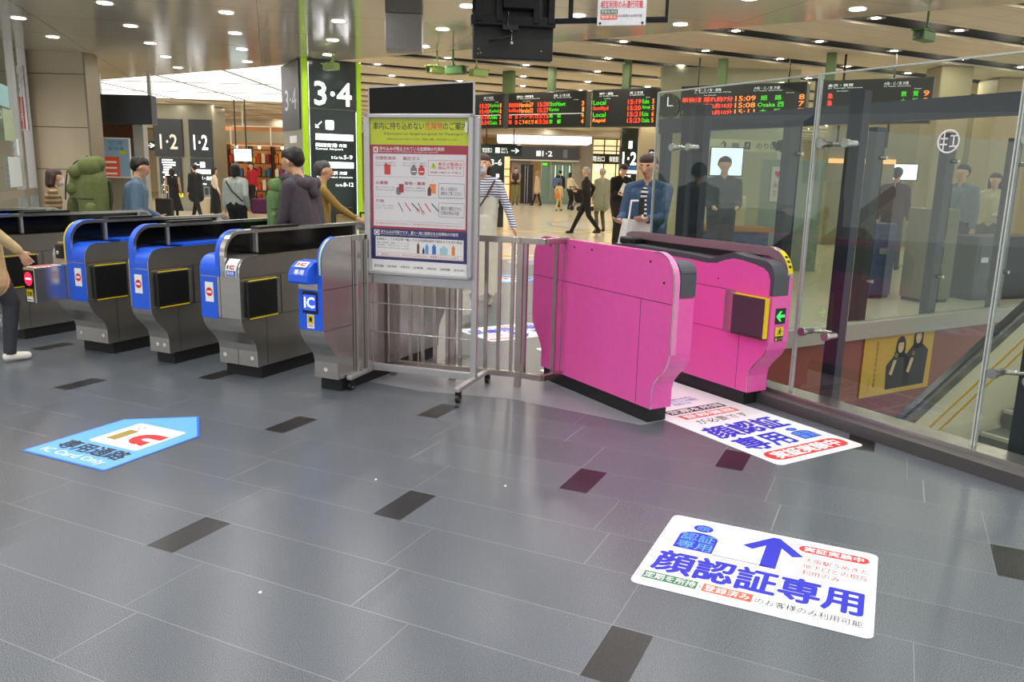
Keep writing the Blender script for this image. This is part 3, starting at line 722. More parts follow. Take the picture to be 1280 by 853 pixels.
# ------------------------------------------------------------------ lamps
m_led = mat('lit_downlight_disc', 'ffffff', .5, emit=9, var=.01)
m_hled = mat('lit_hall_lamp', 'fff6e6', .5, emit=300, var=.01)
def pixel_of(x, y, z):
    d = Vector((x, y, z - CAM_H)); w = d.dot(fw)
    return (640 + F_PX * d.dot(rt2) / w, 426.5 - F_PX * d.dot(up2) / w) if w > .1 else (-999, -999)
ring = MB(ALU, m_led); ring.ring(0, 0, .10, .02, ALU, z=-.003); ring.ring(0, 0, .10, .002, ALU, z=-.001)
dm = MB(m_led); dm.disc(0, 0, .082, m_led, z=-.0015, n=20)
dl0 = None
side_words = {}
for j in range(-9, 6):
    for i in range(-4, 10):
        x, y = -4.605 + 1.215 * i - .395 * j, 9.46 + .375 * i + 1.45 * j
        rel = Vector((x, y)) - ED
        if rel.dot(en) > -.25 or y > 22 or y < -5 or (x < -6.6 and y > 12.6): continue
        lamp(x, y, 3.19, LAMP_POWER, .15)
        px, py = pixel_of(x, y, 3.2)
        if -5 < px < 1285 and -12 < py < 100 and (x > -6.9 or y < 13):
            t = thing('downlight', 'small round recessed downlight glowing white in the low glossy ceiling', 'ceiling light', (x, y, 3.197), 0, 'downlights of the low ceiling')
            if dl0 is None:
                r0 = ring.build('trim_ring', t); d0 = dm.build('diffuser', t); dl0 = (r0, d0)
            else:
                for q in dl0: c = q.copy(); COL.objects.link(c); c.parent = t
hl = MB(m_hled); hl.disc(0, 0, .055, m_hled, z=0, n=14)
hr = MB(ALU); hr.ring(0, 0, .12, .045, ALU, z=.002, n=16)
h0 = None; cR, sR = math.cos(R(26.2)), math.sin(R(26.2)); nh = 0
for k in range(-2, 20):
    for q in range(-24, 22):
        a, b = q * 1.56 + .8 * (k % 2), 5.9 + 1.62 * k + .0
        x, y = a * cR - b * sR, a * sR + b * cR
        rel = Vector((x, y)) - ED
        if rel.dot(en) < .3 or y > 40 or y < 4: continue
        px, py = pixel_of(x, y, 3.5)
        if not (-250 < px < 1500): continue
        if -13 < x < -4 and y < 25.5: continue
        nh += 1
        t = thing('hall_lamp', 'small spotlight glowing in a dark slot of the cream plank ceiling', 'ceiling light', (x, y, 3.445), 0, 'spotlights of the hall ceiling')
        if h0 is None: h0 = (hl.build('bulb', t), hr.build('rim', t))
        else:
            for qq in h0: c = qq.copy(); COL.objects.link(c); c.parent = t

# ------------------------------------------------------------------ floor stickers
m_stk = mat('white_floor_film', 'f4f5fb', .3, var=.015)
def sticker_base(name, label, loc, ang, outline, m=m_stk, group=None):
    t = thing(name, label, 'floor sticker', (loc[0], loc[1], .0015), ang, group)
    b = MB(m); b.ext(outline, 0, .0012, m, axis='z'); b.build('film', t); return t
def zT(z): return Matrix.Translation((0, 0, z))
def person_icon(s, x, y, w, h, T, txt=True):
    s.disc(x + w * .5, y + h * .86, w * .26, BLUE_D, T, ry=h * .14)
    b = [(x, y), (x + w, y), (x + w, y + h * .5)] + [(x + w * .5 + w * .5 * math.cos(R(a)), y + h * .5 + h * .18 * math.sin(R(a))) for a in range(0, 181, 20)]
    s.flat(b, BLUE_D, T)
    if txt:
        T2 = zT(.0005) @ T
        s.text('認証', x + w * .06, y + h * .33, w * .88, h * .28, SKYB, T2, bold=.01); s.text('専用', x + w * .06, y + h * .03, w * .88, h * .27, SKYB, T2, bold=.01)
        s.text('顔', x + w * .33, y + h * .77, w * .34, h * .18, SKYB, T2)
def pill(s, x, y, w, h, m, T): s.flat(rrect(x, y, w, h, h * .48, 5), m, T)
def face_sticker(label, loc, ang, W_=.82, H_=.67):
    t = sticker_base('floor_sticker', label, loc, ang, rrect(0, 0, W_, H_, .03), group='white face-recognition stickers')
    s = MB(BLUE_D, SKYB, RED, WHITE, GREEN_D, RED_O, INK); T = zT(.002); T2 = zT(.0027)
    k = W_ / .82; q = H_ / .67; T = Matrix.Diagonal((k, q, 1, 1)) @ T; T2 = Matrix.Diagonal((k, q, 1, 1)) @ T2
    person_icon(s, .07, .36, .155, .255, T)
    s.rect(.23, .355, .21, .004, BLUE_D, T)
    s.flat([(.408, .35), (.468, .35), (.468, .545), (.515, .485), (.555, .505), (.452, .635), (.425, .635), (.322, .505), (.362, .485), (.408, .545)], BLUE_D, T)
    pill(s, .53, .555, .26, .062, RED, T); s.text('実証実験中', .55, .564, .22, .044, WHITE, T2, bold=.02)
    s.text('大阪駅うめきた', .56, .465, .23, .042, RED, T); s.text('地下口との相互', .56, .41, .23, .042, RED, T); s.text('利用のみ', .56, .355, .135, .042, RED, T)
    s.text('顔認証専用', .04, .135, .74, .18, BLUE_D, T, bold=.035)
    s.rect(.03, .055, .2, .058, GREEN_D, T); s.text('定期を所持', .036, .062, .188, .044, WHITE, T2, bold=.01)
    s.text('・', .236, .08, .008, .008, INK, T); s.rect(.25, .055, .175, .058, RED_O, T); s.text('登録済み', .257, .062, .16, .044, WHITE, T2, bold=.01)
    s.text('のお客様のみ利用可能', .435, .058, .35, .044, INK, T)
    s.build('lettering', t); return t
face_sticker('large white floor sticker in the foreground with blue arrow and person pictogram', (.449, 2.70), R(-25.1))
ta = face_sticker('white floor sticker seen upside down through the fence bars', (.171, 7.9), R(214), .84, .62)
face_sticker('white floor sticker at the far end of the fence, faint and small', (.38, 13.9), R(212), .6, .5)
# long one running between the pink gates
t = sticker_base('floor_sticker', 'long white floor sticker running out between the two pink gates', (1.406, 3.956), R(31.5), rrect(0, 0, .70, 2.3, .035))
s = MB(BLUE_D, RED, INK); T = zT(.002); T2 = zT(.0027)
pill(s, .04, .05, .62, .13, RED, T); s.text('実証実験中', .09, .065, .52, .10, WHITE, T2, bold=.035)
s.text('専用', .06, .22, .36, .20, BLUE_D, T, bold=.035); person_icon(s, .48, .23, .15, .19, T)
s.text('顔認証', .05, .45, .58, .20, BLUE_D, T, bold=.035)
s.text('が必要です', .14, .71, .42, .08, INK, T)
s.rect(.12, .82, .46, .085, RED_O, T); s.text('登録機器', .14, .832, .42, .062, WHITE, T2, bold=.03)
s.rect(.10, .93, .48, .085, INK, T); s.text('定期を所持', .115, .94, .45, .066, WHITE, T2, bold=.02)
for k, l in enumerate(('利用のみ', '地下口との相互', '大阪駅うめきた')): s.text(l, .27, 1.08 + .05 * k, .15 if k == 0 else .25, .04, BLUE_D, T)
s.flat([(.30, 1.28), (.39, 1.28), (.39, 1.55), (.52, 1.42), (.59, 1.49), (.385, 1.70), (.305, 1.70), (.10, 1.49), (.17, 1.42), (.30, 1.55)], BLUE_D, T)
s.build('lettering', t)
t = sticker_base('floor_sticker', 'white floor sticker with red lettering in the pink lane behind the fence', (.62, 6.35), R(30), rrect(-.2, -.45, .62, .95, .03))
s = MB(RED, BLUE_D); s.text('実証実験中', -.17, .36, .3, .08, RED, zT(.002), bold=.02); s.text('顔認証', -.17, .12, .5, .2, BLUE_D, zT(.002), bold=.03); s.text('専用', -.17, -.13, .36, .2, BLUE_D, zT(.002), bold=.03)
s.build('lettering', t)
# light-blue pentagon
def ic_pent(label, loc, ang, k=1.0):
    P5 = [(0, .0), (.61 * k, 0), (.61 * k, .60 * k), (.33 * k, .87 * k), (.0, .62 * k)]
    t = sticker_base('floor_sticker', label, loc, ang, P5, mat('cobalt_edge_film', '2f6fd8', .35), 'light blue IC lane stickers')
    s = MB(SKYB, WHITE, INK, RED); T = Matrix.Diagonal((k, k, 1, 1)) @ zT(.0018); T2 = Matrix.Diagonal((k, k, 1, 1)) @ zT(.0025); T3 = Matrix.Diagonal((k, k, 1, 1)) @ zT(.0032)
    s.flat([(.012, .014), (.598, .014), (.598, .595), (.33, .852), (.014, .612)], mat('light_blue_film', '6bb2fa', .35, var=.02), T)
    s.flat(rrect(.15, .27, .36, .34, .02), WHITE, T2)
    ic_logo(s, T3, .0, .0) if False else None
    OC = mat('ochre_print', 'a08a3a', .5)
    s.rect(.20, .34, .07, .16, OC, T3); s.ring(.235, .545, .024, .005, INK, T3, n=4)
    pts = [(.42 + .10 * math.cos(R(a)), .42 + .085 * math.sin(R(a))) for a in range(90, 271, 15)]
    inn = [(.42 + .035 * math.cos(R(a)), .42 + .02 * math.sin(R(a))) for a in range(90, 271, 15)]
    for i in range(len(pts) - 1): s.flat([pts[i], pts[i + 1], inn[i + 1], inn[i]], RED, T3)
    s.rect(.42, .44, .07, .065, RED, T3); s.rect(.42, .335, .05, .065, RED, T3)
    for cx in (.37, .43): s.disc(cx, .33, .014, WHITE, Matrix.Translation((0, 0, .0005)) @ T3)
    s.text('専用通路', .08, .125, .46, .115, INK, T2, bold=.03); s.text('IC Card Only', .07, .035, .45, .07, WHITE, T2, bold=.01)
    s.build('lettering', t); return t
ic_pent('light blue pentagon floor sticker for the IC card lane at lower left', (-2.505, 3.905), R(-24.8))
ic_pent('light blue pentagon floor sticker seen through the fence, beyond the gates', (.42, 11.5), R(155), 1.05)

# ------------------------------------------------------------------ poster stand
PA, PB = Vector((-.99, 5.484)), Vector((-.252, 5.24))
sa = math.atan2(PB.y - PA.y, PB.x - PA.x); SW = (PB - PA).length; mid = (PA + PB) / 2
t = thing('poster_stand', 'rolling aluminium poster stand showing the dangerous goods notice before the fence', 'poster stand', (mid.x, mid.y, 0), sa)
h = SW / 2
for sx in (-1, 1):
    b = MB(ALU); b.box(sx * h - .02, sx * h + .02, -.02, .02, .10, 1.80, ALU, .004); b.build('upright', t)
    b = MB(ALU); b.box(sx * h - .02, sx * h + .02, -.30, .30, .075, .105, ALU, .006); b.build('foot', t)
    for sy in (-.27, .27):
        c = MB(BLACK, ALU); x = sx * h
        c.cyl((x - .012, sy, .028), (x + .012, sy, .028), .028, m=BLACK, seg=16); c.cyl((x - .014, sy, .028), (x + .014, sy, .028), .012, m=ALU, seg=10)
        for q in (-.016, .016): c.box(x + q - .002, x + q + .002, sy - .012, sy + .012, .028, .075, BLACK)
        c.cyl((x, sy, .055), (x, sy, .078), .012, m=BLACK, seg=10); c.build('caster', t)
b = MB(ALU); b.box(-h, h, -.014, .014, .085, .135, ALU, .003); b.build('lower_bar', t)
b = MB(ALU); b.box(-h, h, -.012, .012, .70, .76, ALU, .003); b.build('upper_bar', t)
for z in (.36, .56): b = MB(STEEL_L); b.cyl((-h, 0, z), (h, 0, z), .005, m=STEEL_L, seg=8); b.build('wire', t)
b = MB(STEEL_L); b.cyl((-.02, 0, .13), (-.02, 0, .57), .004, m=STEEL_L, seg=8); b.build('wire', t)
fr = MB(ALU); z0, z1 = .765, 1.815; hx = h - .012; bw = .028
b_ = [(-hx, -hx + bw, z0, z1), (hx - bw, hx, z0, z1), (-hx, hx, z0, z0 + bw), (-hx, hx, z1 - bw, z1)]
for a in b_: fr.box(a[0], a[1], -.055, -.022, a[2], a[3], ALU, .006)
fr.box(-hx + .01, hx - .01, -.03, -.022, z0 + .01, z1 - .01, ALU)
pf = fr.build('poster_frame', t)
YG = mat('yellow_green_print', 'c8d400', .4, var=.02); MAR = mat('maroon_print', 'a8143c', .4, var=.02); NAV = mat('navy_print', '2a2a6e', .4, var=.02); PALE = mat('pale_grey_print', 'e6e4ea', .4, var=.01); GRY = mat('grey_print', '7b7b80', .4); ORG = mat('orange_print', 'ef8a3c', .4)
ps = MB(WHITE, YG, MAR, NAV, PALE, INK, RED, GRY, ORG, SKYB)
PT = Matrix(((1, 0, 0, -hx + bw), (0, 0, -1, -.034), (0, 1, 0, z0 + bw), (0, 0, 0, 1)))
PWD, PHT = 2 * (hx - bw), z1 - z0 - 2 * bw
def L(k): return Matrix.Translation((0, -.0004 * k, 0)) @ PT
W_, H_ = PWD, PHT
ps.rect(0, 0, W_, H_, WHITE, L(0))
ps.rect(0, H_ * .832, W_, H_ * .168, YG, L(1)); ps.rect(.0, H_ * .285, W_, H_ * .547, MAR, L(1)); ps.rect(.0, H_ * .075, W_, H_ * .21, NAV, L(1))
for i, (txt, m_, x, w) in enumerate((('車内に持ち込めない', INK, .02, .345), ('危険物', RED, .372, .115), ('のご案内', INK, .49, .155))): ps.text(txt, x * W_ / .66, H_ * .928, w * W_ / .66, .047, m_, L(2), bold=.015)
ps.text('Information on dangerous goods for Passengers', .1, H_ * .89, W_ - .14, .022, INK, L(2)); ps.text('危険物の持込みは法令で禁止されています。お客様のご理解・ご協力をお願いいたします。', .12, H_ * .862, W_ - .2, .013, INK, L(2))
ps.rect(.02, H_ * .782, .035, .036, WHITE, L(2)); ps.text('×', .026, H_ * .787, .022, .026, MAR, L(3), bold=.04)
ps.text('持ち込みが禁止されている危険物の代表例', .065, H_ * .795, W_ * .66, .025, WHITE, L(2), bold=.01); ps.text('Examples of prohibited dangerous goods', .065, H_ * .782, W_ * .6, .010, WHITE, L(2))
ps.rect(.018, H_ * .30, W_ - .036, H_ * .475, PALE, L(2))
def block(x, y, head, lines, w): 
    ps.text(head, x, y, min(w, .03 * len(head)), .022, MAR, L(3), bold=.015)
    for k, l in enumerate(lines): ps.text(l, x, y - .024 - .016 * k, w, .010 if k else .012, INK, L(3))
block(.035, H_ * .735, '可燃性液体', ['ガソリン、灯油、軽油 など', 'Gasoline, kerosene, diesel fuel'], .15)
block(.235, H_ * .735, '高圧ガス', ['カセットコンロ用ガス、消火器 など', 'Gas cartridges, cylinders'], .17)
block(.035, H_ * .575, '火薬類', ['花火、クラッカー など', 'Fireworks, party poppers'], .14)
block(.245, H_ * .575, '毒物・農薬', ['クロロホルム、除草剤 など', 'Poisons and pesticides'], .15)
block(.035, H_ * .455, '刃物', ['ナイフ、包丁、はさみ', 'のこぎり、なた、鎌 など'], .13)
ps.rect(.10, H_ * .64, .045, .065, RED, L(3)); ps.rect(.105, H_ * .64 + .065, .018, .008, RED, L(3))
for k, (x, m_) in enumerate(((.29, GRY), (.345, RED))): ps.flat(rrect(x, H_ * .64, .045, .055, .018), m_, L(3)); ps.rect(x + .012, H_ * .64 + .053, .02, .012, m_, L(3)); ps.rect(x + .008, H_ * .66, .03, .006, WHITE, L(4))
ps.flat(rrect(.185, H_ * .51, .035, .05, .012), GRY, L(3)); ps.rect(.205, H_ * .525, .035, .055, MAR, L(4))
ps.rect(.425, H_ * .525, .045, .06, ORG, L(3)); ps.rect(.412, H_ * .51, .024, .045, mat('plum_print', '5a2236', .4), L(4)); ps.rect(.418, H_ * .51 + .045, .012, .012, INK, L(4))
for k in range(6):
    x = .20 + .048 * k; a = R(-60 + (k % 3) * 8); p0 = Vector((x, H_ * .46)); p1 = p0 + Vector((math.cos(a), math.sin(a))) * .07; nn = Vector((-math.sin(a), math.cos(a))) * .0035
    ps.flat([p0 - nn, p1 - nn, p1 + nn, p0 + nn], (GRY, RED, INK)[k % 3], L(3))
    if k in (2, 3): ps.ring(p1.x, p1.y, .012, .004, RED, L(3), n=12)
def framebox(x, y, w, hh, m_):
    for a in ((x, y, w, .002), (x, y + hh, w, .002), (x, y, .002, hh), (x + w, y, .002, hh)): ps.rect(*a, m_, L(3))
framebox(.415, H_ * .64, W_ - .45, .095, RED); framebox(.49, H_ * .50, W_ - .52, .09, INK); framebox(.49, H_ * .375, W_ - .52, .09, INK)
ps.flat([(.43, H_ * .685), (.475, H_ * .685), (.4525, H_ * .725)], YG, L(4)); ps.text('!', .4495, H_ * .69, .005, .025, INK, L(5))
ps.text('表示の製品は\n持込不可です', .485, H_ * .68, W_ - .53, .045, RED, L(4), bold=.01); ps.text('容器に関わらず禁止', .43, H_ * .655, W_ - .48, .012, MAR, L(4))
ps.text('詳しくは各社の\n規則をご覧ください', .505, H_ * .515, W_ - .55, .055, INK, L(4)); ps.text('適切に梱包された\n刃物は持込可能', .505, H_ * .39, W_ - .55, .055, INK, L(4))
ps.rect(.03, H_ * .625, .37, .0015, GRY, L(3)); ps.rect(.03, H_ * .495, W_ - .07, .0015, GRY, L(3)); ps.rect(.03, H_ * .335, W_ - .07, .0015, GRY, L(3))
ps.text('他のお客様に危害を及ぼすおそれがあるものや、列車の運行を妨げるおそれのあるものは、持ち込みできません。', .03, H_ * .313, W_ - .07, .013, RED, L(3))
ps.rect(.02, H_ * .238, .04, .036, WHITE, L(2)); ps.ring(.04, H_ * .238 + .018, .015, .005, NAV, L(3))
ps.text('持ち込みは可能ですが、量と一部に制限がある危険物の代表例', .07, H_ * .252, W_ * .8, .022, WHITE, L(2), bold=.01); ps.text('Examples of items allowed within limits', .07, H_ * .242, W_ * .6, .008, WHITE, L(2))
ps.rect(.03, H_ * .095, W_ - .06, H_ * .135, WHITE, L(2))
ps.text('日用品として小売店等で購入できる可燃性液体や高圧ガスを含む製品', .04, H_ * .205, W_ - .08, .018, INK, L(3), bold=.008)
for k in range(3): ps.text(['酒類、化粧品類、医薬品、マニキュア など', '殺虫剤、冷却スプレー など', 'Alcohol, cosmetics, sprays'][k], .04, H_ * .185 - .017 * k, .24, .010, INK, L(3))
for k, (x, w, hh, m_) in enumerate(((.335, .018, .06, mat('brown_print', '7b4a2c', .4)), (.375, .015, .03, INK), (.395, .024, .055, SKYB), (.445, .028, .055, mat('mid_blue_print', '2f78d8', .45)), (.50, .055, .045, mat('aqua_print', 'a9dbe2', .4)), (.585, .022, .055, ORG))):
    ps.rect(x, H_ * .128, w, hh, m_, L(3)); ps.rect(x + w * .3, H_ * .128 + hh, w * .4, .012, m_, L(3))
framebox(.04, H_ * .10, W_ - .08, .024, ORG); ps.text('単品が2リットル、2キログラム以内のもの。総重量で3キログラムまで', .075, H_ * .104, W_ - .14, .014, MAR, L(4))
for k, l in enumerate(('国土交通省', 'JR北海道', 'JR東日本', 'JR東海', 'JR西日本', 'JR四国', 'JR九州')): ps.text(l, .02 + k * (W_ - .02) / 7, .022, .068, .017, INK, L(2), bold=.005)
pp = ps.build('poster', pf)
gl = MB(glass_mat('poster_cover_film', (1, 1, 1), 1.45, .05, (.97, .97, .97))); gl.box(-hx + bw, hx - bw, -.045, -.043, z0 + bw, z1 - bw); gl.build('cover_film', pf)
c = MB(STEEL_L); c.box(hx - .05, hx - .03, -.062, -.05, z1 - .12, z1 - .05, STEEL_L, .004); c.build('clip', pf)
bb = MB(mat('matt_black_board', '0c0c0d', .85), ALU)
T = Matrix.Rotation(R(-2.2), 4, 'Y'); bb.M = Matrix.Translation((-.03, .06, 0)) @ Matrix.Rotation(R(-4), 4, 'X') @ T
bb.box(-h + .02, h - .0, -.008, .008, 1.45, 2.02, bb.mats[0])
for a in ((-h + .012, -h + .02, 1.45, 2.028), (h - .0, h + .008, 1.45, 2.028), (-h + .012, h + .008, 2.02, 2.028)): bb.box(a[0], a[1], -.01, .01, a[2], a[3], ALU)
bo = bb.build('board', t); bo['label'] = 'plain black board raised behind the poster'

# ------------------------------------------------------------------ pillars with platform numbers
m_dkgreen = mat('dark_sign_face', '0e211d', .12, var=.05, spec=.8); LIT = mat('lit_white_lettering', 'ffffff', .4, emit=1.9, var=.01)
m_lime = mat('lime_green_edge', 'a6d414', .3, emit=.25, var=.03); m_grsign = mat('dark_grey_sign', '3c4148', .35, var=.04)
t = thing('numbered_pillar', 'tall pillar with lit black face reading 3·4 and lime green edges', 'pillar', (-3.06, 13.75, 0), R(30))
b = MB(mat('pillar_cladding', '9c9a88', .35, .4)); b.box(-.50, .47, .0, 1.25, 0, 3.19, None, .01); b.build('core', t)
b = MB(m_dkgreen, LIT); b.box(-.40, .40, -.03, 0, .1, 2.42, m_dkgreen, .004); b.box(-.40, .40, -.03, 0, 2.44, 3.19, m_dkgreen, .004)
fo = b.build('sign_face', t)
s = MB(LIT); T = Matrix(((1, 0, 0, -.40), (0, 0, -1, -.033), (0, 1, 0, 0), (0, 0, 0, 1)))
s.text('3·4', .10, 2.49, .62, .36, LIT, T, bold=.03)
s.flat([(.10, 2.12), (.16, 2.12), (.16, 2.135), (.125, 2.137), (.21, 2.215), (.20, 2.23), (.112, 2.15), (.112, 2.18), (.10, 2.18)], LIT, T)
s.flat(rrect(.27, 2.1, .14, .15, .02), LIT, T); s.text('✈', .30, 2.13, .08, .09, mat('pale_red_lit', 'e88a80', .4, emit=.8), Matrix.Translation((0, -.001, 0)) @ T)
s.rect(.10, 1.93, .64, .10, LIT, T)
s.text('関西空港', .10, 1.82, .36, .06, LIT, T, bold=.02); s.text('方面', .49, 1.825, .13, .05, LIT, T, bold=.02); s.text('Kansai Airport', .10, 1.765, .46, .04, LIT, T, bold=.01)
s.text('B Car No.', .36, 1.63, .2, .045, LIT, T); s.text('5-9', .57, 1.63, .15, .065, LIT, T, bold=.02)
s.rect(.10, 1.48, .64, .10, LIT, T); s.text('福井・金沢', .10, 1.37, .36, .06, LIT, T, bold=.02); s.text('方面', .49, 1.375, .13, .05, LIT, T, bold=.02); s.text('Tsuruga, Fukui, Kanazawa', .10, 1.31, .62, .035, LIT, T)
s.text('Car No.', .42, 1.18, .13, .04, LIT, T); s.text('8-12', .56, 1.18, .17, .065, LIT, T, bold=.02)
s.text('富山', .1, .98, .2, .07, LIT, T); s.text('Toyama', .1, .92, .2, .035, LIT, T); s.rect(-.0, .1, .008, 3.05, LIT, T); s.rect(.79, .1, .008, 2.3, LIT, T)
s.build('lit_lettering', fo)
for x0, x1 in ((-.50, -.41), (.41, .49)): b = MB(m_lime); b.box(x0, x1, -.04, .03, 0, 3.2, m_lime, .01); b.build('edge_strip', t)
b = MB(m_grsign, WHITE); b.box(-.52, -.50, .10, 1.2, 2.1, 3.18, m_grsign); T = Matrix(((0, 0, -1, -.5215), (-1, 0, 0, 1.2), (0, 1, 0, 0), (0, 0, 0, 1)))
b.text('3·4', .22, 2.42, .72, .34, mat('grey_white_lettering', 'c9ccd0', .4), T, bold=.01); b.build('side_sign', t)
b = MB(WHITE); b.box(-.507, -.5, .35, .8, 1.88, 2.0, WHITE); b.build('small_label', t)

t = thing('numbered_pillar', 'far pillar with two grey faces both reading 1·2, beyond the grey-sweater woman', 'pillar', (-10.85, 27, 0), 0)
b = MB(mat('pillar_cladding', '9c9a88', .35, .4)); b.box(-1.0, .92, .05, 1.2, 0, 3.41); b.build('core', t)
for x0, x1, lit in ((-1.0, -.08, 0), (.14, .88, 1)):
    b = MB(m_grsign, LIT); b.box(x0, x1, -.02, .05, 1.75, 2.95, m_grsign, .01)
    T = Matrix(((1, 0, 0, x0), (0, 0, -1, -.024), (0, 1, 0, 0), (0, 0, 0, 1))); w = x1 - x0
    b.text('1·2', w * .2, 2.0, w * .62, .46, LIT if lit else mat('warm_lit_lettering', 'ece6d0', .4, emit=.6), T, bold=.02)
    b.build('number_sign', t)
    s = MB(BLACK, LIT, YEL); s.box(x0 + (.12 if not lit else 0), x1 - (.1 if not lit else 0), -.02, .05, .55, 1.72, m_dkgreen)
    if lit:
        s.text('←', .1, 1.45, .2, .12, LIT, T, bold=.03); s.rect(.32, 1.42, .16, .18, LIT, T); s.rect(.08, 1.22, w - .16, .14, LIT, T); s.text('京都・高槻', .2, 1.02, .5, .12, LIT, T, bold=.02); s.text('Kyoto', .2, .84, .3, .1, LIT, T, bold=.02)
    else:
        for k in range(14):
            ww = .25 + .3 * random.random(); s.rect(.2 + .1 * random.random(), 1.62 - .08 * k, ww, .045, LIT, T)
        s.rect(.45, .45, .4, .12, mat('yellow_lit_label', 'f2e22a', .4, emit=.6), T)
    s.build('lit_panel', t)

# ------------------------------------------------------------------ departure boards
m_bd = mat('board_housing', '2e3128', .3, var=.1); m_bf = mat('board_face', '1b1c14', .3, var=.05)
LR = mat('led_red', 'ff3a20', .4, emit=2.2, var=.01); LO = mat('led_orange', 'ff7a28', .4, emit=2.0, var=.01); LG = mat('led_green', '45d018', .4, emit=1.1, var=.01); LW = mat('lit_small_white', 'e8ece4', .4, emit=1.0, var=.01)
BA = Vector((-.95, 16.82)); BB = Vector((6.05, 12.36)); bd = BB - BA; ba = math.atan2(bd.y, bd.x); BL_ = bd.length
rows = {
 'left': [(.05, '15:25', 'Kyuhoji', '1'), (0, '15:40', 'Kyuhoji', '1'), (0, '15:18', 'Osaka', '3'), (0, '15:34', 'Osaka', '3')]}
def dep_board(x0, x1, label, cols, heads):
    t = thing('departure_board', label, 'departure board', (BA.x + math.cos(ba) * x0, BA.y + math.sin(ba) * x0, 2.34), ba, 'departure boards')
    w = x1 - x0
    b = MB(m_bd); b.box(0, w, 0, .22, 0, .66, m_bd, .01); b.build('housing', t)
    f = MB(m_bf); f.box(.03, w - .03, -.006, 0, .03, .63, m_bf); f = f.build('face', t)
    s = MB(LR, LO, LG, LW); T = Matrix(((1, 0, 0, 0), (0, 0, -1, -.010), (0, 1, 0, 0), (0, 0, 0, 1)))
    for (x, txt, ww, hh, yy) in heads: s.text(txt, x * w, yy, ww * w, hh, LW, T)
    for r, row in enumerate(cols):
        y = .39 - .107 * r
        for (x, txt, ww, m_) in row: s.text(txt, x * w, y, ww * w, .078, m_, T, bold=.015)
    s.rect(.04, .245, w - .10, .008, LW, T) if 'long white' in label else None
    s.build('led_lettering', f)
    return t
H1 = lambda a, b: [(.12, a, .22, .045, .56), (.12, b, .3, .02, .53), (.6, '大阪・三ノ宮 方面', .2, .045, .56), (.6, 'for Osaka, Sannomiya', .22, .02, .53), (.2, 'Time  Destination', .1, .014, .49), (.85, 'Track', .06, .014, .49)]
dep_board(-.35, .78, 'departure board leftmost beside the poster stand, 15:25 on its first row, long white line', [[(.12, 'ool', .1, LG), (.52, '15:25', .2, LR), (.73, 'Kyuhoji', .2, LG), (.95, '1', .02, LO)], [(.52, '15:40', .2, LR), (.73, 'Kyuhoji', .2, LG), (.95, '1', .02, LO)], [(.52, '15:18', .2, LR), (.73, 'Osaka', .16, LG), (.94, '3', .03, LO)], [(.52, '15:34', .2, LR), (.73, 'Osaka', .16, LG), (.94, '3', .03, LO)]], H1('関西空港・天王寺', 'Osaka Loop Line'))
dep_board(.90, 2.62, 'departure board with four red rows starting Haruka37, long white line across', [[(.02, '関空特急', .13, LR), (.16, 'Haruka37', .18, LO), (.40, '15:28', .14, LR), (.55, 'ShinNawt', .2, LG), (.95, '3', .03, LO)], [(.02, 'LtdExp', .13, LR), (.16, 'Haruka32', .18, LO), (.40, '15:27', .14, LR), (.55, 'Kyoto', .12, LG), (.96, '1', .02, LO)], [(.02, '特　急', .12, LR), (.16, 'スーパーはくと', .23, LR), (.40, '15:15', .14, LR), (.55, '鳥　取', .15, LG), (.95, '4', .03, LO)], [(.02, '特　急', .12, LR), (.16, 'こうのとり 8', .23, LO), (.40, '15:26', .14, LR), (.55, '京　都', .15, LG), (.95, '4', .03, LO)]], H1('福知山・城崎温泉', 'for Fukuchiyama, Kinosaki'))
dep_board(2.74, 4.0, 'departure board whose rows start with Local and Rapid, half behind the glass screen', [[(.03, 'Local', .2, LG), (.58, '15:19', .2, LR), (.8, 'Kobe', .1, LG), (.95, '5', .03, LO)], [(.03, 'SemiRpd', .24, LR), (.58, '15:20', .2, LR), (.8, 'Himeji', .12, LG), (.95, '5', .03, LO)], [(.03, 'Local', .2, LG), (.58, '15:21', .2, LR), (.8, 'Kobe', .1, LG), (.95, '6', .03, LO)], [(.03, 'Rapid', .2, LO), (.58, '15:23', .2, LR), (.8, 'Osaka', .12, LG), (.95, '5', .03, LO)]], H1('神戸・姫路', 'for Kobe, Himeji'))
dep_board(4.45, 6.55, 'departure board behind the glass with red delay notices and 15:09 on its first row', [[(.02, '新快速', .16, LR), (.2, '遅れ約7分', .24, LR), (.46, '15:09', .16, LO), (.66, '姫　路', .16, LG), (.95, '8', .04, LO)], [(.2, '遅れ約10分', .24, LR), (.46, '15:08', .16, LO), (.64, 'Osaka 西', .2, LG), (.95, '7', .04, LO)], [(.02, '普　通', .16, LG), (.2, '遅れ約10分', .24, LR), (.46, '15:11', .16, LO), (.66, '大　阪', .16, LG), (.95, '7', .04, LO)], [(.02, '快　速', .16, LO), (.2, '遅れ約7分', .24, LR), (.46, '15:21', .16, LO), (.66, '神　戸', .16, LG), (.95, '8', .04, LO)]], H1('芦屋・三ノ宮・姫路', 'for Ashiya, Sannomiya, Himeji'))
dep_board(6.67, 8.35, 'departure board at the right end with three platform nines', [[(.03, '特　急', .14, LR), (.75, '敦　賀', .14, LG), (.93, '9', .045, LO)], [(.03, '特　急', .14, LR), (.75, '大　阪', .14, LG), (.93, '9', .045, LO)], [(.03, '特　急', .14, LR), (.75, '大　阪', .14, LG), (.93, '9', .045, LO)]], H1('金沢・敦賀', 'for Tsuruga, Kanazawa'))
m_gp = mat('olive_green_post', '5f7548', .45, .2)
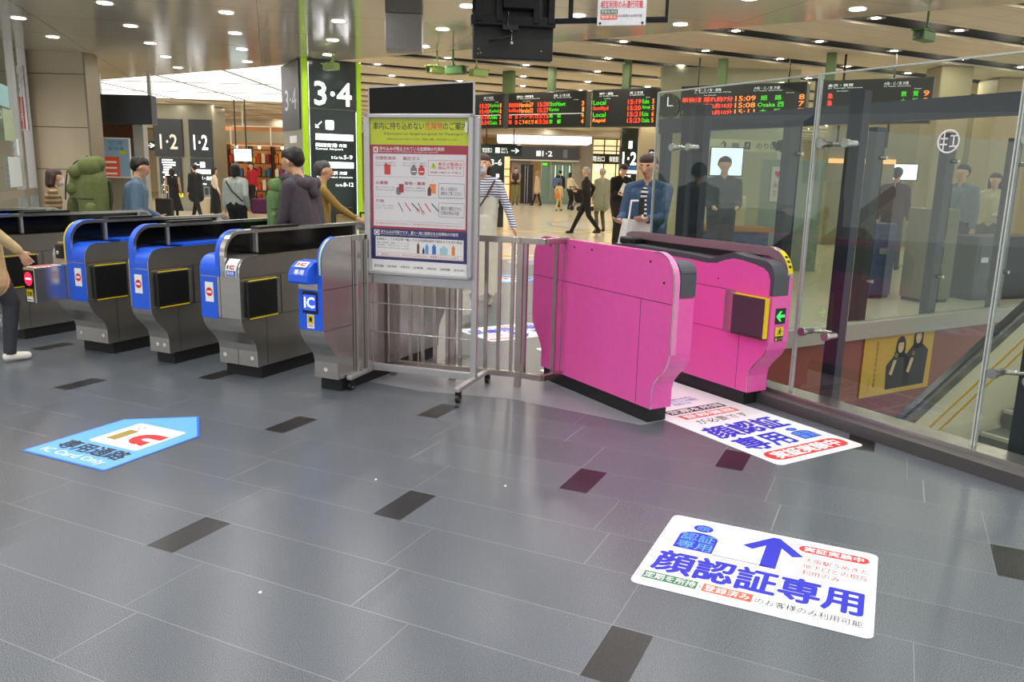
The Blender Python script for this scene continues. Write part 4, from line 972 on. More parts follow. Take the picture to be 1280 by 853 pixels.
for i, (x, wd2) in enumerate(((.98, .12), (1.95, .07), (3.5, .07), (5.25, .07), (6.98, .07))):
    b = MB(m_gp); b.box(-wd2, wd2, -.05, .05, 3.0, 3.5, m_gp, .006); b.cyl((0, 0, 3.0), (0, 0, 2.98), wd2 * .7, m=m_gp); 
    o = b.build('hanger_post', loc=(BA.x + math.cos(ba) * x - .06, BA.y + math.sin(ba) * x + .11, 0), rz=ba)
    setp(o, ['wide olive green ceiling post over the leftmost departure board gap', 'olive green ceiling post above the red-row departure board', 'olive green ceiling post above the Local and Rapid board', 'olive green ceiling post above the delay-notice board', 'olive green ceiling post rightmost, above the platform nine board'][i], 'hanger post', 'green hanger posts of the departure boards')

# clock silhouette on the board line
c = MB(BLACK, LG); c.cyl((0, 0, 0), (0, .1, 0), .21, m=m_bd, seg=28)
for k in range(12): a = R(30 * k); c.box(math.cos(a) * .19 - .01, math.cos(a) * .19 + .01, -.006, 0, math.sin(a) * .19 - .01, math.sin(a) * .19 + .01, mat('dim_green_mark', '3f7a3a', .5, emit=.2))
c.box(-.008, .008, -.008, 0, 0, .15, LW); c.box(0, .1, -.008, 0, -.006, .006, LW)
o = c.build('station_clock', loc=(BA.x + math.cos(ba) * 4.22, BA.y + math.sin(ba) * 4.22 - .02, 2.68), rz=ba); setp(o, 'round dark clock with green hour marks set between two departure boards', 'clock')

# ------------------------------------------------------------------ things hanging from the near ceiling
t = thing('hanging_display', 'large black hanging display seen from its back at the top of the photo', 'display', (-.02, 5.55, 2.19), R(8))
b = MB(BLACK); b.box(-.28, .25, .02, .10, 0, .92, BLACK, .01); b.build('panel', t)
b = MB(mat('black_metal_frame', '17171a', .35, .5)); 
for x in (-.25, -.12, .12, .22): b.box(x - .02, x + .02, -.06, .02, .22, .95, b.mats[0], .004)
b.box(-.30, .25, -.05, .02, .20, .26, b.mats[0], .004); b.box(-.1, .1, -.09, -.02, .3, .5, b.mats[0], .006); b.box(-.29, -.25, .0, .03, .28, .95, b.mats[0]); b.build('mount_frame', t)
b = MB(BLACK, STEEL_L); b.tube([(-.06, -.06, .3), (-.07, -.08, .19), (-.03, -.07, .14), (-.09, -.06, .12), (-.18, -.02, .11)], .006, BLACK); b.box(-.1, .0, -.08, -.05, .17, .2, BLACK); b.cyl((-.04, -.07, .17), (-.04, -.07, .10), .003, m=STEEL_L); b.ball((-.04, -.075, .09), .012, STEEL_L); b.build('cable', t)
for x, z in ((-.245, .06), (-.25, .03), (-.232, .035), (.17, .06)): b = MB(mat('brass_screw', 'c9b072', .3, .8)); b.ball((x, .018, z), .006); b.build('screw', t)
b = MB(BLACK); b.cyl((0, .05, .9), (0, .05, 1.01), .03, m=BLACK); b.build('ceiling_pole', t)
t = thing('sign_rack', 'thin black hanging sign rack right of the black display', 'sign rack', (.58, 5.5, 2.42), R(-12))
m_bf2 = mat('black_metal_frame', '17171a', .35, .5)
for nm, a in (('bar', (-.42, .37, -.012, .012, 0, .035)), ('bar', (-.27, -.24, -.01, .01, .035, .78)), ('bar', (.35, .37, -.01, .01, .035, .78)), ('bar', (-.27, .37, -.01, .01, .5, .53))):
    b = MB(m_bf2); b.box(*a, m_bf2, .003); b.build(nm, t)
t2 = thing('notice_plate', 'white hanging notice plate with red Japanese lettering at the top', 'notice', (.65, 5.46, 2.40), R(-12))
b = MB(mat('notice_white', 'dfe0e6', .4)); b.box(-.155, .155, -.004, .004, 0, .45, None, .003); b.build('plate', t2)
s = MB(RED, GREEN_D, INK, WHITE, RED_O); T = Matrix(((1, 0, 0, -.155), (0, 0, -1, -.006), (0, 1, 0, 0), (0, 0, 0, 1))); T_ = Matrix.Translation((0, -.0008, 0)) @ T
s.text('大阪駅うめきた', .02, .215, .27, .04, RED, T, bold=.02); s.text('「うめきた地下口」との', .02, .16, .27, .04, RED, T, bold=.02); s.text('相互利用のみ通行可能', .02, .105, .27, .045, RED, T, bold=.02)
s.rect(.02, .07, .11, .028, GREEN_D, T); s.text('定期を所持', .025, .074, .10, .02, WHITE, T_); s.rect(.02, .038, .11, .028, RED_O, T); s.text('登録済み', .025, .042, .10, .02, WHITE, T_); s.text('のお客様のみ利用可能', .135, .05, .15, .018, INK, T)
for x in (.02, .29): s.disc(x, .015, .008, INK, T)
s.build('lettering', t2)
t = thing('speaker_box', 'plain light grey box hanging from the glossy ceiling left of the display', 'box', (-1.22, 9.0, 2.70), R(4))
b = MB(mat('light_grey_enamel', '9b9894', .45)); b.box(-.19, .19, -.15, .15, 0, .36, None, .006); b.build('housing', t)
b = MB(mat('mid_grey_enamel', '77746f', .45)); b.box(-.19, .19, -.15, .15, .365, .50, None, .004); b.build('collar', t)

m_cg = mat('olive_camera_shell', '8aa050', .45)
def cctv(loc, rz, label, s=1.0, m_=m_cg, drop=.3):
    t = thing('security_camera', label, 'security camera', loc, rz, 'ceiling security cameras'); t.scale = (s, s, s)
    b = MB(m_); b.box(-.06, .06, -.18, .10, -.05, .05, m_, .012); b.box(-.068, .068, -.21, .06, .045, .058, m_, .004); b.build('housing', t)
    b = MB(BLACK); b.cyl((0, -.178, 0), (0, -.19, 0), .038, m=BLACK, seg=14); b.build('lens', t)
    b = MB(m_); b.cyl((0, 0, .05), (0, 0, .05 + drop), .012, m=m_, seg=8); b.ball((0, 0, .07), .03, m_, 10); b.cyl((0, 0, .05 + drop), (0, 0, .06 + drop), .05, m=m_); b.build('mount_arm', t)
cctv((4.30, 9.0, 2.98), R(-50), 'green security camera hanging near the right of the hall ceiling', 1.0, mat('leaf_green_shell', '4f7a3a', .45), .42)
cctv((5.72, 9.05, 3.1), R(-80), 'green security camera cut by the right photo border', 1.0, mat('leaf_green_shell', '4f7a3a', .45), .32)
cctv((-.95, 12.2, 2.90), R(60), 'green security camera above the black board, middle of the cluster', 1.1, mat('leaf_green_shell', '4f7a3a', .45), .5)
cctv((-1.20, 12.4, 2.92), R(-40), 'olive dome-necked camera left in the cluster above the black board', 1.0, m_cg, .5)
cctv((-.62, 12.4, 2.90), R(130), 'olive camera right in the cluster above the black board', 1.0, m_cg, .5)
cctv((-2.85, 12.9, 3.0), R(-130), 'pale green camera in front of the 3·4 pillar top', 1.0, mat('pale_green_shell', 'b6d47c', .4, emit=.0), .14)

# ------------------------------------------------------------------ left side: dark sign, posters, banner, office papers
def flat_sign(name, label, cat, loc, rz, w, hgt, m_, draw=None, d=.03, group=None):
    t = thing(name, label, cat, loc, rz, group); b = MB(m_); b.box(0, w, 0, d, 0, hgt, m_, .002); b.build('panel', t)
    if draw:
        s = MB(); T = Matrix(((1, 0, 0, 0), (0, 0, -1, -.002), (0, 1, 0, 0), (0, 0, 0, 1))); draw(s, T, Matrix.Translation((0, -.0012, 0)) @ T, w, hgt); s.build('lettering', t)
    return t
b = MB(mat('navy_grey_sign', '2c313d', .3)); b.box(0, 1.1, 0, .25, 2.22, 2.76, None, .01); b.box(.04, .10, .1, .16, 2.76, 3.35, ALU); b.box(1.0, 1.06, .1, .16, 2.76, 3.35, ALU); o = b.build('blank_sign_box', loc=(-8.1, 15.9, 0)); setp(o, 'blank navy box sign right of the beige stone pillar', 'sign')
b = MB(mat('pale_metal_pier', 'a7a9ab', .35, .5), mat('dark_red_wood', '5b2f24', .5)); b.box(.62, .82, 0, .2, 0, 2.22, b.mats[0], .004); b.box(0, .62, .05, .2, 1.98, 2.22, b.mats[1]); b.box(0, .62, .1, .2, 0, 1.98, mat('pale_pier_panel', '8f8a80', .4)); struct('wall_pier', b).location = (-8.1, 16.1, 0)
PB_ = mat('pale_blue_print', '8fb4d8', .4)
def draw_p(s, T, T2, w, h_):
    s.rect(.02, .02, w - .04, h_ - .04, PB_, T); s.rect(.02, .02, w * .55, h_ * .5, RED_O, T2)
    for k in range(3): s.rect(.02, .06 + .11 * k, w * .45, .035, WHITE, Matrix.Translation((0, -.001, 0)) @ T2)
    s.text('空席', .12, h_ * .82, .3, .09, mat('mid_blue_print', '2f78d8', .45), T2); s.text('新快速', .12, h_ * .68, .3, .08, mat('mid_blue_print', '2f78d8', .45), T2); s.rect(w * .62, h_ * .6, .13, .07, YG, T2)
flat_sign('wall_poster', 'blue and orange travel poster on the pier right of the stone pillar', 'poster', (-8.05, 16.0, 1.2), 0, .54, .76, WHITE, draw_p)
wrz = math.atan2(wd.y, wd.x) + math.pi
def on_wall(t_, o_, z): q = wall_pt(t_, o_); return (q.x, q.y, z)
def draw_b(s, T, T2, w, h_):
    s.rect(.01, .02, w - .02, h_ * .5, RED, T); s.rect(.02, h_ * .55, w - .04, h_ * .42, WHITE, T); s.text('案\n内\n所', w * .3, h_ * .58, w * .4, h_ * .3, INK, T2); s.text('J\nR', w * .25, .15, w * .5, h_ * .3, WHITE, T2)
flat_sign('vertical_banner', 'tall narrow white and red banner beside the beige stone pillar', 'banner', on_wall(2.68, -.12, 1.95), wrz + R(30), .22, 1.0, WHITE, draw_b)
lw = lambda x: on_wall(x, .02, 0)
m_frost = mat('pale_notice_paper', 'cfd6d6', .5)
def draw_n(s, T, T2, w, h_):
    s.text('お客様へ', w * .35, h_ * .82, w * .3, .05, INK, T)
    for k in range(7): s.rect(.06, h_ * .72 - .075 * k, w - .14, .012, GRY, T)
q = on_wall(1.45, .03, 1.10); flat_sign('window_notice', 'large pale notice paper low in the left office window', 'notice', q, wrz, .9, .42, m_frost, draw_n, .004)
q = on_wall(1.42, .035, 1.55); flat_sign('window_notice', 'small blue and white notice in the left office window', 'notice', q, wrz, .16, .23, WHITE, lambda s, T, T2, w, h_: (s.rect(.03, .03, w - .06, h_ - .06, mat('mid_blue_print', '2f78d8', .45), T), s.text('登録', .045, .1, w - .09, .05, WHITE, T2)), .004)
q = on_wall(1.05, .03, 2.2); flat_sign('window_notice', 'striped pale blue film strip high in the left office window', 'notice', q, wrz, .8, .3, mat('pale_aqua_film', '9ccbd0', .4), lambda s, T, T2, w, h_: [s.rect(0, .05 + .06 * k, w, .012, mat('pale_rose_print', 'd79aa6', .4), T) for k in range(4)], .004)
q = on_wall(1.2, .03, 1.74); flat_sign('window_notice', 'green-white notice with big white letters in the left office window', 'notice', q, wrz, .7, .44, mat('pale_green_film', 'a9b898', .5), lambda s, T, T2, w, h_: (s.text('J·C', .3, h_ * .6, .32, .14, LW, T, bold=.03), s.rect(.35, .12, .2, .05, RED, T)), .004)

# left far shop with goods, TV, hanging things
def simple(name, mb, label, cat, loc=(0, 0, 0), rz=0, group=None): o = mb.build(name, loc=loc, rz=rz); return setp(o, label, cat, group)
m_shopw = mat('warm_shop_interior', 'c98a52', .5, var=.1); m_glow = mat('warm_lit_lamp', 'ffd9a0', .4, emit=4.0)
c = MB(m_shopw, m_cream); c.box(-12.0, -6.4, 32, 32.2, 0, 3.0, m_shopw); c.box(-12.0, -6.2, 30, 30.3, 2.35, 2.75, mat('shop_fascia', 'a39a84', .5)); struct('wall_shop', c)
gc = ['b5232a', 'd97b2e', 'e8d7b0', '7b2f5a', '3a5f9a', 'c9452e', 'f0e0c0', '5d7a3a', 'efb23a', 'a01f3a']
for k in range(5):
    t = thing('shop_shelf', 'brightly lit shop shelf full of coloured goods, %s' % ['leftmost of the far shop', 'second from left in the far shop', 'middle one of the far shop', 'fourth from left in the far shop', 'rightmost of the far shop'][k], 'shelf', (-10.4 + .85 * k, 30.7, 0), 0, 'lit shelves of the far left shop')
    b = MB(mat('dark_shelf_wood', '5a3a26', .5)); 
    for z in (.1, .6, 1.1, 1.6, 2.1): b.box(-.38, .38, 0, .35, z, z + .03)
    for x in (-.4, .38): b.box(x, x + .02, 0, .35, 0, 2.3)
    b.build('frame', t)
    for r in range(4):
        for q in range(4):
            g = MB(mat('goods_' + gc[(k * 3 + r * 5 + q * 7) % 10], gc[(k * 3 + r * 5 + q * 7) % 10], .5)); hgt = .2 + .2 * random.random(); x = -.35 + .18 * q
            g.box(x, x + .14, .04, .3, .13 + .5 * r, .13 + .5 * r + hgt, None, .02)
            g.cyl((x + .07, .17, .13 + .5 * r + hgt), (x + .07, .17, .17 + .5 * r + hgt), .04); g.build('goods', t)
    b = MB(m_glow); b.ball((0, -.1, 2.2), .06); b.cyl((0, -.1, 2.25), (0, -.1, 2.4), .01, m=BLACK); b.build('spot_lamp', t)
t = thing('hanging_monitor', 'bright flat monitor hanging by two rods before the far left shop', 'monitor', (-7.98, 24, 1.62), 0)
b = MB(BLACK); b.box(-.27, .27, 0, .05, 0, .38, BLACK, .01); b.build('housing', t)
b = MB(mat('lit_screen_pale', 'cfeaf6', .4, emit=1.6, var=.2, scale=6)); b.box(-.25, .25, -.004, 0, .02, .36); b.build('screen', t)
for x in (-.2, .1): b = MB(BLACK); b.box(x - .015, x + .015, .01, .04, .38, 1.8); b.build('rod', t)
b = MB(BLACK, LW); b.box(0, .9, 0, .1, 0, .3, BLACK); b.box(.1, .13, .03, .06, .3, 1.6, BLACK); b.box(.75, .78, .03, .06, .3, 1.6, BLACK); s = simple('hanging_sign', b, 'small black hanging sign with a white arrow left of the 1·2 pillar', 'sign', (-12.9, 27.6, 1.95)); b = MB(LW); T = Matrix(((1, 0, 0, 0), (0, 0, -1, -.003), (0, 1, 0, 0), (0, 0, 0, 1))); b.text('→', .45, .08, .35, .16, LW, T, bold=.03); b.rect(.1, .08, .2, .16, LW, T); b.build('lettering', s)
g = MB(mat('hanging_glass_frame', 'e6e2d0', .3)); 
for a in ((0, 2.6, 2.75, 2.78), (0, 2.6, 2.15, 2.18), (0, .03, 2.15, 2.78), (1.3, 1.33, 2.15, 2.78), (2.57, 2.6, 2.15, 2.78)): g.box(a[0], a[1], 0, .04, a[2], a[3])
for x in (.4, 2.2): g.box(x, x + .03, 0, .03, 2.78, 3.42)
simple('hanging_rack', g, 'pale empty hanging rack above the hanging monitor', 'sign rack', (-9.3, 26.8, 0))
# far elevator hall
t = thing('elevator_hall_sign', 'long dark sign band reading 1·2 above the far lift doors', 'sign', (-.25, 41.6, 2.2), 0)
b = MB(mat('charcoal_sign_band', '44464a', .35)); b.box(0, 3.4, 0, .4, 0, .66, None, .01); b.build('band', t)
s = MB(LW); T = Matrix(((1, 0, 0, 0), (0, 0, -1, -.004), (0, 1, 0, 0), (0, 0, 0, 1))); s.text('B12', .15, .22, .3, .2, GRY, T); s.rect(1.25, .18, .22, .26, LW, T); s.text('1·2', 1.55, .18, .5, .26, LW, T, bold=.03); s.rect(2.6, .12, .22, .4, mat('grey_print', '7b7b80', .4), T); s.build('lettering', t)
b = MB(LIT); b.box(-.1, 3.4, -.1, .45, -.06, 0, mat('pale_ledge', 'd8d6cc', .4)); b.build('ledge', t)
m_lb = mat('lit_ceiling_box', 'f2f4ff', .5, emit=1.6, var=.01)
b = MB(m_lb, SEAM); b.box(-.9, 3.4, 37.6, 40, 2.9, 3.2, m_lb); [b.box(x, x + .03, 37.59, 37.6, 2.9, 3.2, mat('luminous_joint', 'a8a79e', .5)) for x in (.0, 1.2, 2.3)]; simple('luminous_ceiling_box', b, 'long glowing white ceiling box above the far lift doors', 'ceiling light')
b = MB(mat('lift_door_dark', '3b3c40', .25, .5), STEEL); b.box(0, .62, 0, .1, 0, 1.95, b.mats[0]); b.box(.2, .23, -.01, 0, .05, 1.9, STEEL_L); b.box(.33, .36, -.01, 0, .05, 1.9, STEEL_L); simple('lift_door', b, 'dark lift door with two steel strips in the far wall', 'lift door', (.25, 41.9, 0))
b = MB(WHITE, INK); b.box(0, .2, 0, .03, 0, .42, WHITE); b.ring(.1, .25, .07, .015, INK, Matrix(((1, 0, 0, 0), (0, 0, -1, -.003), (0, 1, 0, 0), (0, 0, 0, 1)))); simple('lift_notice', b, 'small white notice beside the far lift door', 'notice', (.50, 41.968, 1.45))
g = MB(mat('lift_glass_green', '7f9a8c', .15, .2), STEEL, mat('mint_lit_strip', 'c6e8d8', .4, emit=.8))
g.box(0, 1.65, 0, .06, 0, 2.1, g.mats[0])
for k in range(6): g.box(.55 + .18 * k, .60 + .18 * k, -.01, 0, 1.2 if k % 2 else .2, 1.95, g.mats[2] if k % 2 else STEEL)
g.box(0, .06, -.03, .06, 0, 2.1, STEEL); g.box(.48, .54, -.03, .06, 0, 2.1, STEEL); g.box(1.6, 1.66, -.03, .06, 0, 2.1, STEEL)
simple('glass_lift', g, 'greenish glass lift front with mint light strips at the far wall', 'lift', (1.25, 41.95, 0))
b = MB(mat('exit_green_lit', '58e020', .4, emit=1.5)); b.box(0, .22, 0, .06, 0, .1); b.box(.08, .1, .02, .04, .1, .25, BLACK); simple('exit_lamp', b, 'small green lit lamp over the far glass lift front', 'lamp', (1.35, 41.8, 1.95))
# bright narrow shop left of lifts
t = thing('narrow_shop', 'narrow shop front glowing warm orange left of the far lift doors', 'shop front', (-1.75, 43.9, 0), 0)
b = MB(mat('warm_lit_wall', 'ffcf94', .5, emit=1.3, var=.1, scale=3)); b.box(0, 1.5, .3, .4, 0, 2.4); b.build('back_wall', t)
b = MB(mat('white_lit_strip', 'ffffff', .5, emit=2.5)); b.box(.35, .6, .15, .2, .5, 2.1); b.build('lit_column', t)
b = MB(mat('orange_wood', 'b8722e', .5)); 
for a in ((0, .1), (.75, .8), (1.4, 1.5)): b.box(a[0], a[1], 0, .15, 0, 2.4)
for z in (.9, 1.3, 1.7): b.box(.8, 1.4, .1, .25, z, z + .05)
b.build('shelf_frame', t); b = MB(m_cream); b.box(-.05, 1.55, -.1, .1, 2.4, 2.9); b.build('fascia', t)
# windowed shop right
t = thing('windowed_shop', 'cream shop front with lit muntin windows between lift and 1·2 column', 'shop front', (3.95, 43.6, 0), 0)
b = MB(mat('bronze_shop_frame', '6b4a2c', .45)); 
for x in (0, .65, 1.3, 1.95): b.box(x, x + .06, 0, .1, 0, 3.4)
for z in (.65, 2.1, 2.75, 3.0, 3.35): b.box(0, 2.0, 0, .1, z, z + .05)
b.build('window_frame', t); b = MB(mat('warm_window_glow', 'ffe3ae', .5, emit=1.1, var=.15, scale=2)); b.box(0, 2, .15, .2, 0, 3.4); b.build('lit_interior', t)
b = MB(BLACK, LW); b.box(-.1, 2.0, -.1, 0, 2.13, 2.62, BLACK); T = Matrix(((1, 0, 0, 0), (0, 0, -1, -.104), (0, 1, 0, 0), (0, 0, 0, 1))); b.text('1階出口', .0, 2.22, .7, .28, LW, T, bold=.02); b.text('御堂筋出口 2', .95, 2.22, .95, .28, LW, T, bold=.02); b.build('sign_band', t)
for x in (.3, 1.7): b = MB(m_glow); b.ball((x, -.15, 1.9), .16, sc=(.7, .7, 1)); b.build('wall_lamp', t)
b = MB(mat('beige_counter', 'b5a886', .5), RED); b.box(.2, 1.9, -1.2, -.7, 0, 1.0, b.mats[0]); b.box(.1, 2.0, -1.25, -.65, 1.0, 1.06, b.mats[0]); simple('shop_counter', b, 'beige counter before the muntin-window shop front', 'counter', (3.95, 43.6, 0))
t = thing('numbered_pillar', 'narrow dark pillar with lit white 1·2 right of the muntin-window shop', 'pillar', (4.3, 34, 0), 0)
b = MB(m_dkgreen); b.box(0, .72, 0, .6, 0, 3.4, m_dkgreen, .01); b.build('core', t)
s = MB(LIT, mat('mid_blue_print', '2f78d8', .45)); T = Matrix(((1, 0, 0, 0), (0, 0, -1, -.004), (0, 1, 0, 0), (0, 0, 0, 1))); s.rect(.3, 2.6, .15, .3, LIT, T); s.text('1·2', .08, 1.95, .56, .5, LIT, T, bold=.04); s.rect(0, 1.78, .72, .1, s.mats[1], T); s.rect(.0, 1.6, .7, .13, LIT, T); s.text('方面', .15, 1.4, .3, .14, LIT, T); s.rect(.05, .9, .08, .4, LIT, T); s.build('lit_lettering', t)
# beige column with route map
t = thing('map_column', 'broad beige column carrying a lit dark timetable behind the denim-jacket passenger', 'column', (4.0, 27, 0), R(-6))
b = MB(mat('beige_column_stone', 'ab9d7e', .45, var=.04)); b.box(0, 1.75, 0, 1.2, 0, 3.42, None, .02); b.build('core', t)
b = MB(m_dkgreen); b.box(.75, 1.5, -.05, 0, .7, 2.35, m_dkgreen, .006); f = b.build('timetable', t)
s = MB(LW, YEL); T = Matrix(((1, 0, 0, 0), (0, 0, -1, -.054), (0, 1, 0, 0), (0, 0, 0, 1)))
for r in range(18):
    x = .8
    while x < 1.42: w_ = .04 + .1 * random.random(); s.rect(x, 2.25 - .07 * r, min(w_, 1.46 - x), .034, LW, T); x += w_ + .03
s.rect(.8, .78, .5, .14, mat('yellow_lit_label', 'f2e22a', .4, emit=.6), T); s.build('timetable_lettering', f)
b = MB(BLACK, LW); b.box(.32, .70, -.04, 0, 2.05, 2.35, BLACK); T = Matrix(((1, 0, 0, 0), (0, 0, -1, -.044), (0, 1, 0, 0), (0, 0, 0, 1))); b.text('←', .36, 2.23, .12, .06, LW, T, bold=.03); b.text('←', .36, 2.1, .12, .06, LW, T, bold=.03); b.rect(.52, 2.23, .14, .06, LW, T); b.rect(.52, 2.1, .14, .06, LW, T); b.build('direction_sign', t)
# hanging direction signs behind stripe-shirt woman
t = thing('hanging_sign', 'black hanging direction sign with white arrow above the far shop fronts', 'sign', (-1.0, 24, 1.95), 0)
b = MB(BLACK); b.box(-.05, 1.15, 0, .1, 0, .34, m_dkgreen, .006); b.box(.1, .13, .03, .06, .34, 1.5, BLACK); b.box(.9, .93, .03, .06, .34, 1.5, BLACK); b.build('panel', t)
s = MB(LW); T = Matrix(((1, 0, 0, 0), (0, 0, -1, -.004), (0, 1, 0, 0), (0, 0, 0, 1))); s.rect(.38, .1, .13, .15, LW, T); s.text('出口\nExit 2', .55, .1, .2, .15, LW, T); s.text('→', .85, .1, .22, .14, LW, T, bold=.03); s.text('御堂筋口', .0, .1, .28, .14, LW, T); s.build('lettering', t)
t = thing('numbered_pillar', 'dark pillar behind the striped-shirt woman with small 3-6 sign', 'pillar', (-.95, 22.5, 0), 0)
b = MB(m_dkgreen); b.box(-.2, .62, 0, .5, 0, 1.95, m_dkgreen, .01); b.build('core', t)
s = MB(LW); T = Matrix(((1, 0, 0, 0), (0, 0, -1, -.004), (0, 1, 0, 0), (0, 0, 0, 1))); s.text('3-6', .25, 1.68, .3, .16, LW, T, bold=.03)
for k in range(5): s.rect(.40, .55 + .2 * k, .09, .1, LW, T)
s.text('2', .0, 1.7, .1, .12, LW, T); s.build('lettering', t)

# ------------------------------------------------------------------ behind the glass screen
MT = Matrix.Rotation(A_P, 4, 'Z')
t = thing('wall_poster', 'yellow poster of two women in black on the red-brown stairwell wall', 'poster', PW(5.262, -7.37, -.80), A_P - R(90), None)
b = MB(mat('mustard_poster', 'd8ae22', .4, var=.03)); b.box(0, 1.2, -.005, .005, 0, .76); b.build('sheet', t)
s = MB(INK, mat('poster_skin', 'e8c2a0', .5)); T = Matrix(((1, 0, 0, 0), (0, 0, -1, -.0065), (0, 1, 0, 0), (0, 0, 0, 1))); T2 = Matrix.Translation((0, -.001, 0)) @ T; T3 = Matrix.Translation((0, -.002, 0)) @ T
for cx, hy in ((.62, .52), (.92, .60)):
    s.flat([(cx - .20, .05), (cx + .18, .05), (cx + .20, hy - .16), (cx + .08, hy - .08), (cx - .08, hy - .08), (cx - .22, hy - .20)], INK, T); s.disc(cx, hy, .085, INK, T, ry=.11); s.rect(cx - .085, hy - .13, .17, .13, INK, T)
    s.disc(cx, hy - .005, .05, s.mats[1], T2, ry=.07); s.flat([(cx - .05, hy + .04), (cx + .05, hy + .04), (cx + .05, hy + .08), (cx - .05, hy + .08)], INK, T3); s.disc(cx - .02, hy + .01, .006, INK, T3, n=8); s.disc(cx + .02, hy + .01, .006, INK, T3, n=8); s.rect(cx - .012, hy - .04, .024, .005, RED, T3)
    s.flat([(cx - .16, .22), (cx - .11, .20), (cx - .05, .36), (cx - .09, .40)], s.mats[1], T2); s.rect(cx - .10, .37, .07, .09, INK, T3); s.ring(cx - .065, .42, .02, .006, YEL, Matrix.Translation((0, -.003, 0)) @ T)
s.text('お\nも\nち\nゃ\nち\nゃ\nん\nの\n髪', .20, .10, .04, .5, INK, T2); s.text('写\n真\n展', .12, .06, .02, .14, GRY, T2); s.build('print', t)

def esc_panel(a, n0, z0, n1, label):
    """sloping balustrade in the plane 'along = a', from (n0,z0) rising with .52 towards n1"""
    t = thing('escalator_balustrade', label, 'escalator', PW(a, 0, 0), A_P, 'escalator balustrades')
    dn = n1 - n0; zz = z0 + .52 * abs(dn)
    b = MB(mat('cream_balustrade_panel', 'cfccb2', .3, var=.03)); pts = [(n0, z0 - 1.6), (n1, zz - 1.6), (n1, zz - .05), (n0, z0 - .05)]; b.ext(pts, -.02, .02, None, axis='x'); b.build('side_panel', t)
    b = MB(STEEL_L); b.ext([(n0, z0 - .07), (n1, zz - .07), (n1, zz + .02), (n0, z0 + .02)], -.05, .05, STEEL_L, axis='x'); b.build('deck', t)
    b = MB(mat('black_handrail', '1a1b1d', .3)); b.ext([(n0, z0 + .0), (n1, zz + .0), (n1, zz + .045), (n0, z0 + .045)], -.03, .03, None, axis='x'); o = b.build('handrail', t, (0, 0, .02))
    for dz in (.30, .42): b = MB(mat('gold_trim_strip', 'd8a838', .3, .3)); b.ext([(n0, z0 - dz), (n1, zz - dz), (n1, zz - dz + .025), (n0, z0 - dz + .025)], -.024, .024, None, axis='x'); b.build('trim_strip', t)
esc_panel(3.9, -4.6, -1.25, -9.6, 'cream escalator side with steel deck and gold strips, farther from the glass post')
esc_panel(2.9, -5.6, -1.05, -9.6, 'cream escalator side nearer the right photo border')
t = thing('stairs', 'grey stair flight between the escalator sides at the lower right', 'stairs', (0, 0, 0), A_P)
for k in range(13):
    n_ = -5.2 - .33 * k; z_ = -1.75 + .17 * k
    b = MB(mat('stair_tread_grey', '6f716c', .4), mat('pale_nosing', 'b9b8a8', .4)); b.box(2.95, 3.85, n_ - .33, n_, z_ - .17, z_, b.mats[0]); b.box(2.95, 3.85, n_ - .04, n_ + .003, z_ - .03, z_ + .002, b.mats[1]); b.build('step', t)

# station logo stuck on the glass
c = MB(mat('white_glass_film', 'f2f2f2', .5, emit=.0)); T = Matrix.Rotation(A_P, 4, 'Z') @ Matrix(((-1, 0, 0, 2.62), (0, 0, 1, -4.168), (0, 1, 0, 1.675), (0, 0, 0, 1)))
c.ring(0, 0, .062, .009, None, T)
for a in ((-.045, .01, .04, .008), (-.045, -.02, .04, .008), (-.029, -.045, .008, .09), (.008, .024, .04, .008), (.008, -.03, .042, .008), (.024, -.03, .008, .06)): c.rect(*a, c.mats[0], T)
simple('glass_decal', c, 'round white station mark on the right glass pane', 'decal')

# office and kiosk things beyond
t = thing('office_monitor', 'bright wall monitor seen through the glass behind the dark staff figure', 'monitor', (3.05, 13.0, 1.5), R(-4))
b = MB(BLACK); b.box(0, .52, 0, .05, 0, .45, BLACK, .008); b.box(.22, .3, .05, .1, 0, .45, BLACK); b.build('housing', t); b = MB(mat('lit_screen_blue_white', 'dbe8ff', .4, emit=1.5, var=.05)); b.box(.015, .505, -.004, 0, .015, .435); b.build('screen', t)
b = MB(ALU); b.cyl((.26, .08, .02), (.26, .08, -1.5), .025, m=ALU); b.cyl((.26, .08, -1.5), (.26, .08, -1.47), .2, m=ALU); b.build('stand', t)
t = thing('service_counter', 'office counter with orange wood top behind the glass', 'counter', (2.55, 12, 0), R(-3))
b = MB(mat('counter_blue_front', '35507e', .45)); b.box(0, 1.2, 0, .5, 0, .70, None, .01); b.build('front', t); b = MB(mat('orange_wood_top', 'b87b34', .4)); b.box(-.05, 1.25, -.05, .55, .70, .765, None, .01); b.build('counter_top', t)
b = MB(mat('cream_cash_box', 'cfc89a', .5)); b.box(.0, .42, 0, .3, 0, .45, None, .02); b.cyl((.2, .1, .45), (.2, .1, .5), .05, m=b.mats[0]); simple('ticket_machine', b, 'cream box unit standing on the office counter', 'machine', (3.0, 12.1, .765), R(-3))
t = thing('pictogram_sign', 'pale sign strip with arrow and pictograms above the office', 'sign', (2.9, 14.0, 1.92), 0)
b = MB(mat('pale_olive_sign', 'b8b58c', .4, emit=.25)); b.box(0, 1.75, 0, .06, 0, .2); b.box(.1, .12, .02, .04, .2, 1.5, m_slot); b.box(1.6, 1.62, .02, .04, .2, 1.5, m_slot); b.build('panel', t)
s = MB(INK); T = Matrix(((1, 0, 0, 0), (0, 0, -1, -.003), (0, 1, 0, 0), (0, 0, 0, 1))); s.text('↑', .55, .03, .1, .14, INK, T, bold=.02); s.text('♿', .95, .04, .1, .12, INK, T); s.rect(.74, .05, .12, .09, GRY, T); s.text('のりば', 1.15, .05, .35, .1, INK, T); s.build('lettering', t)
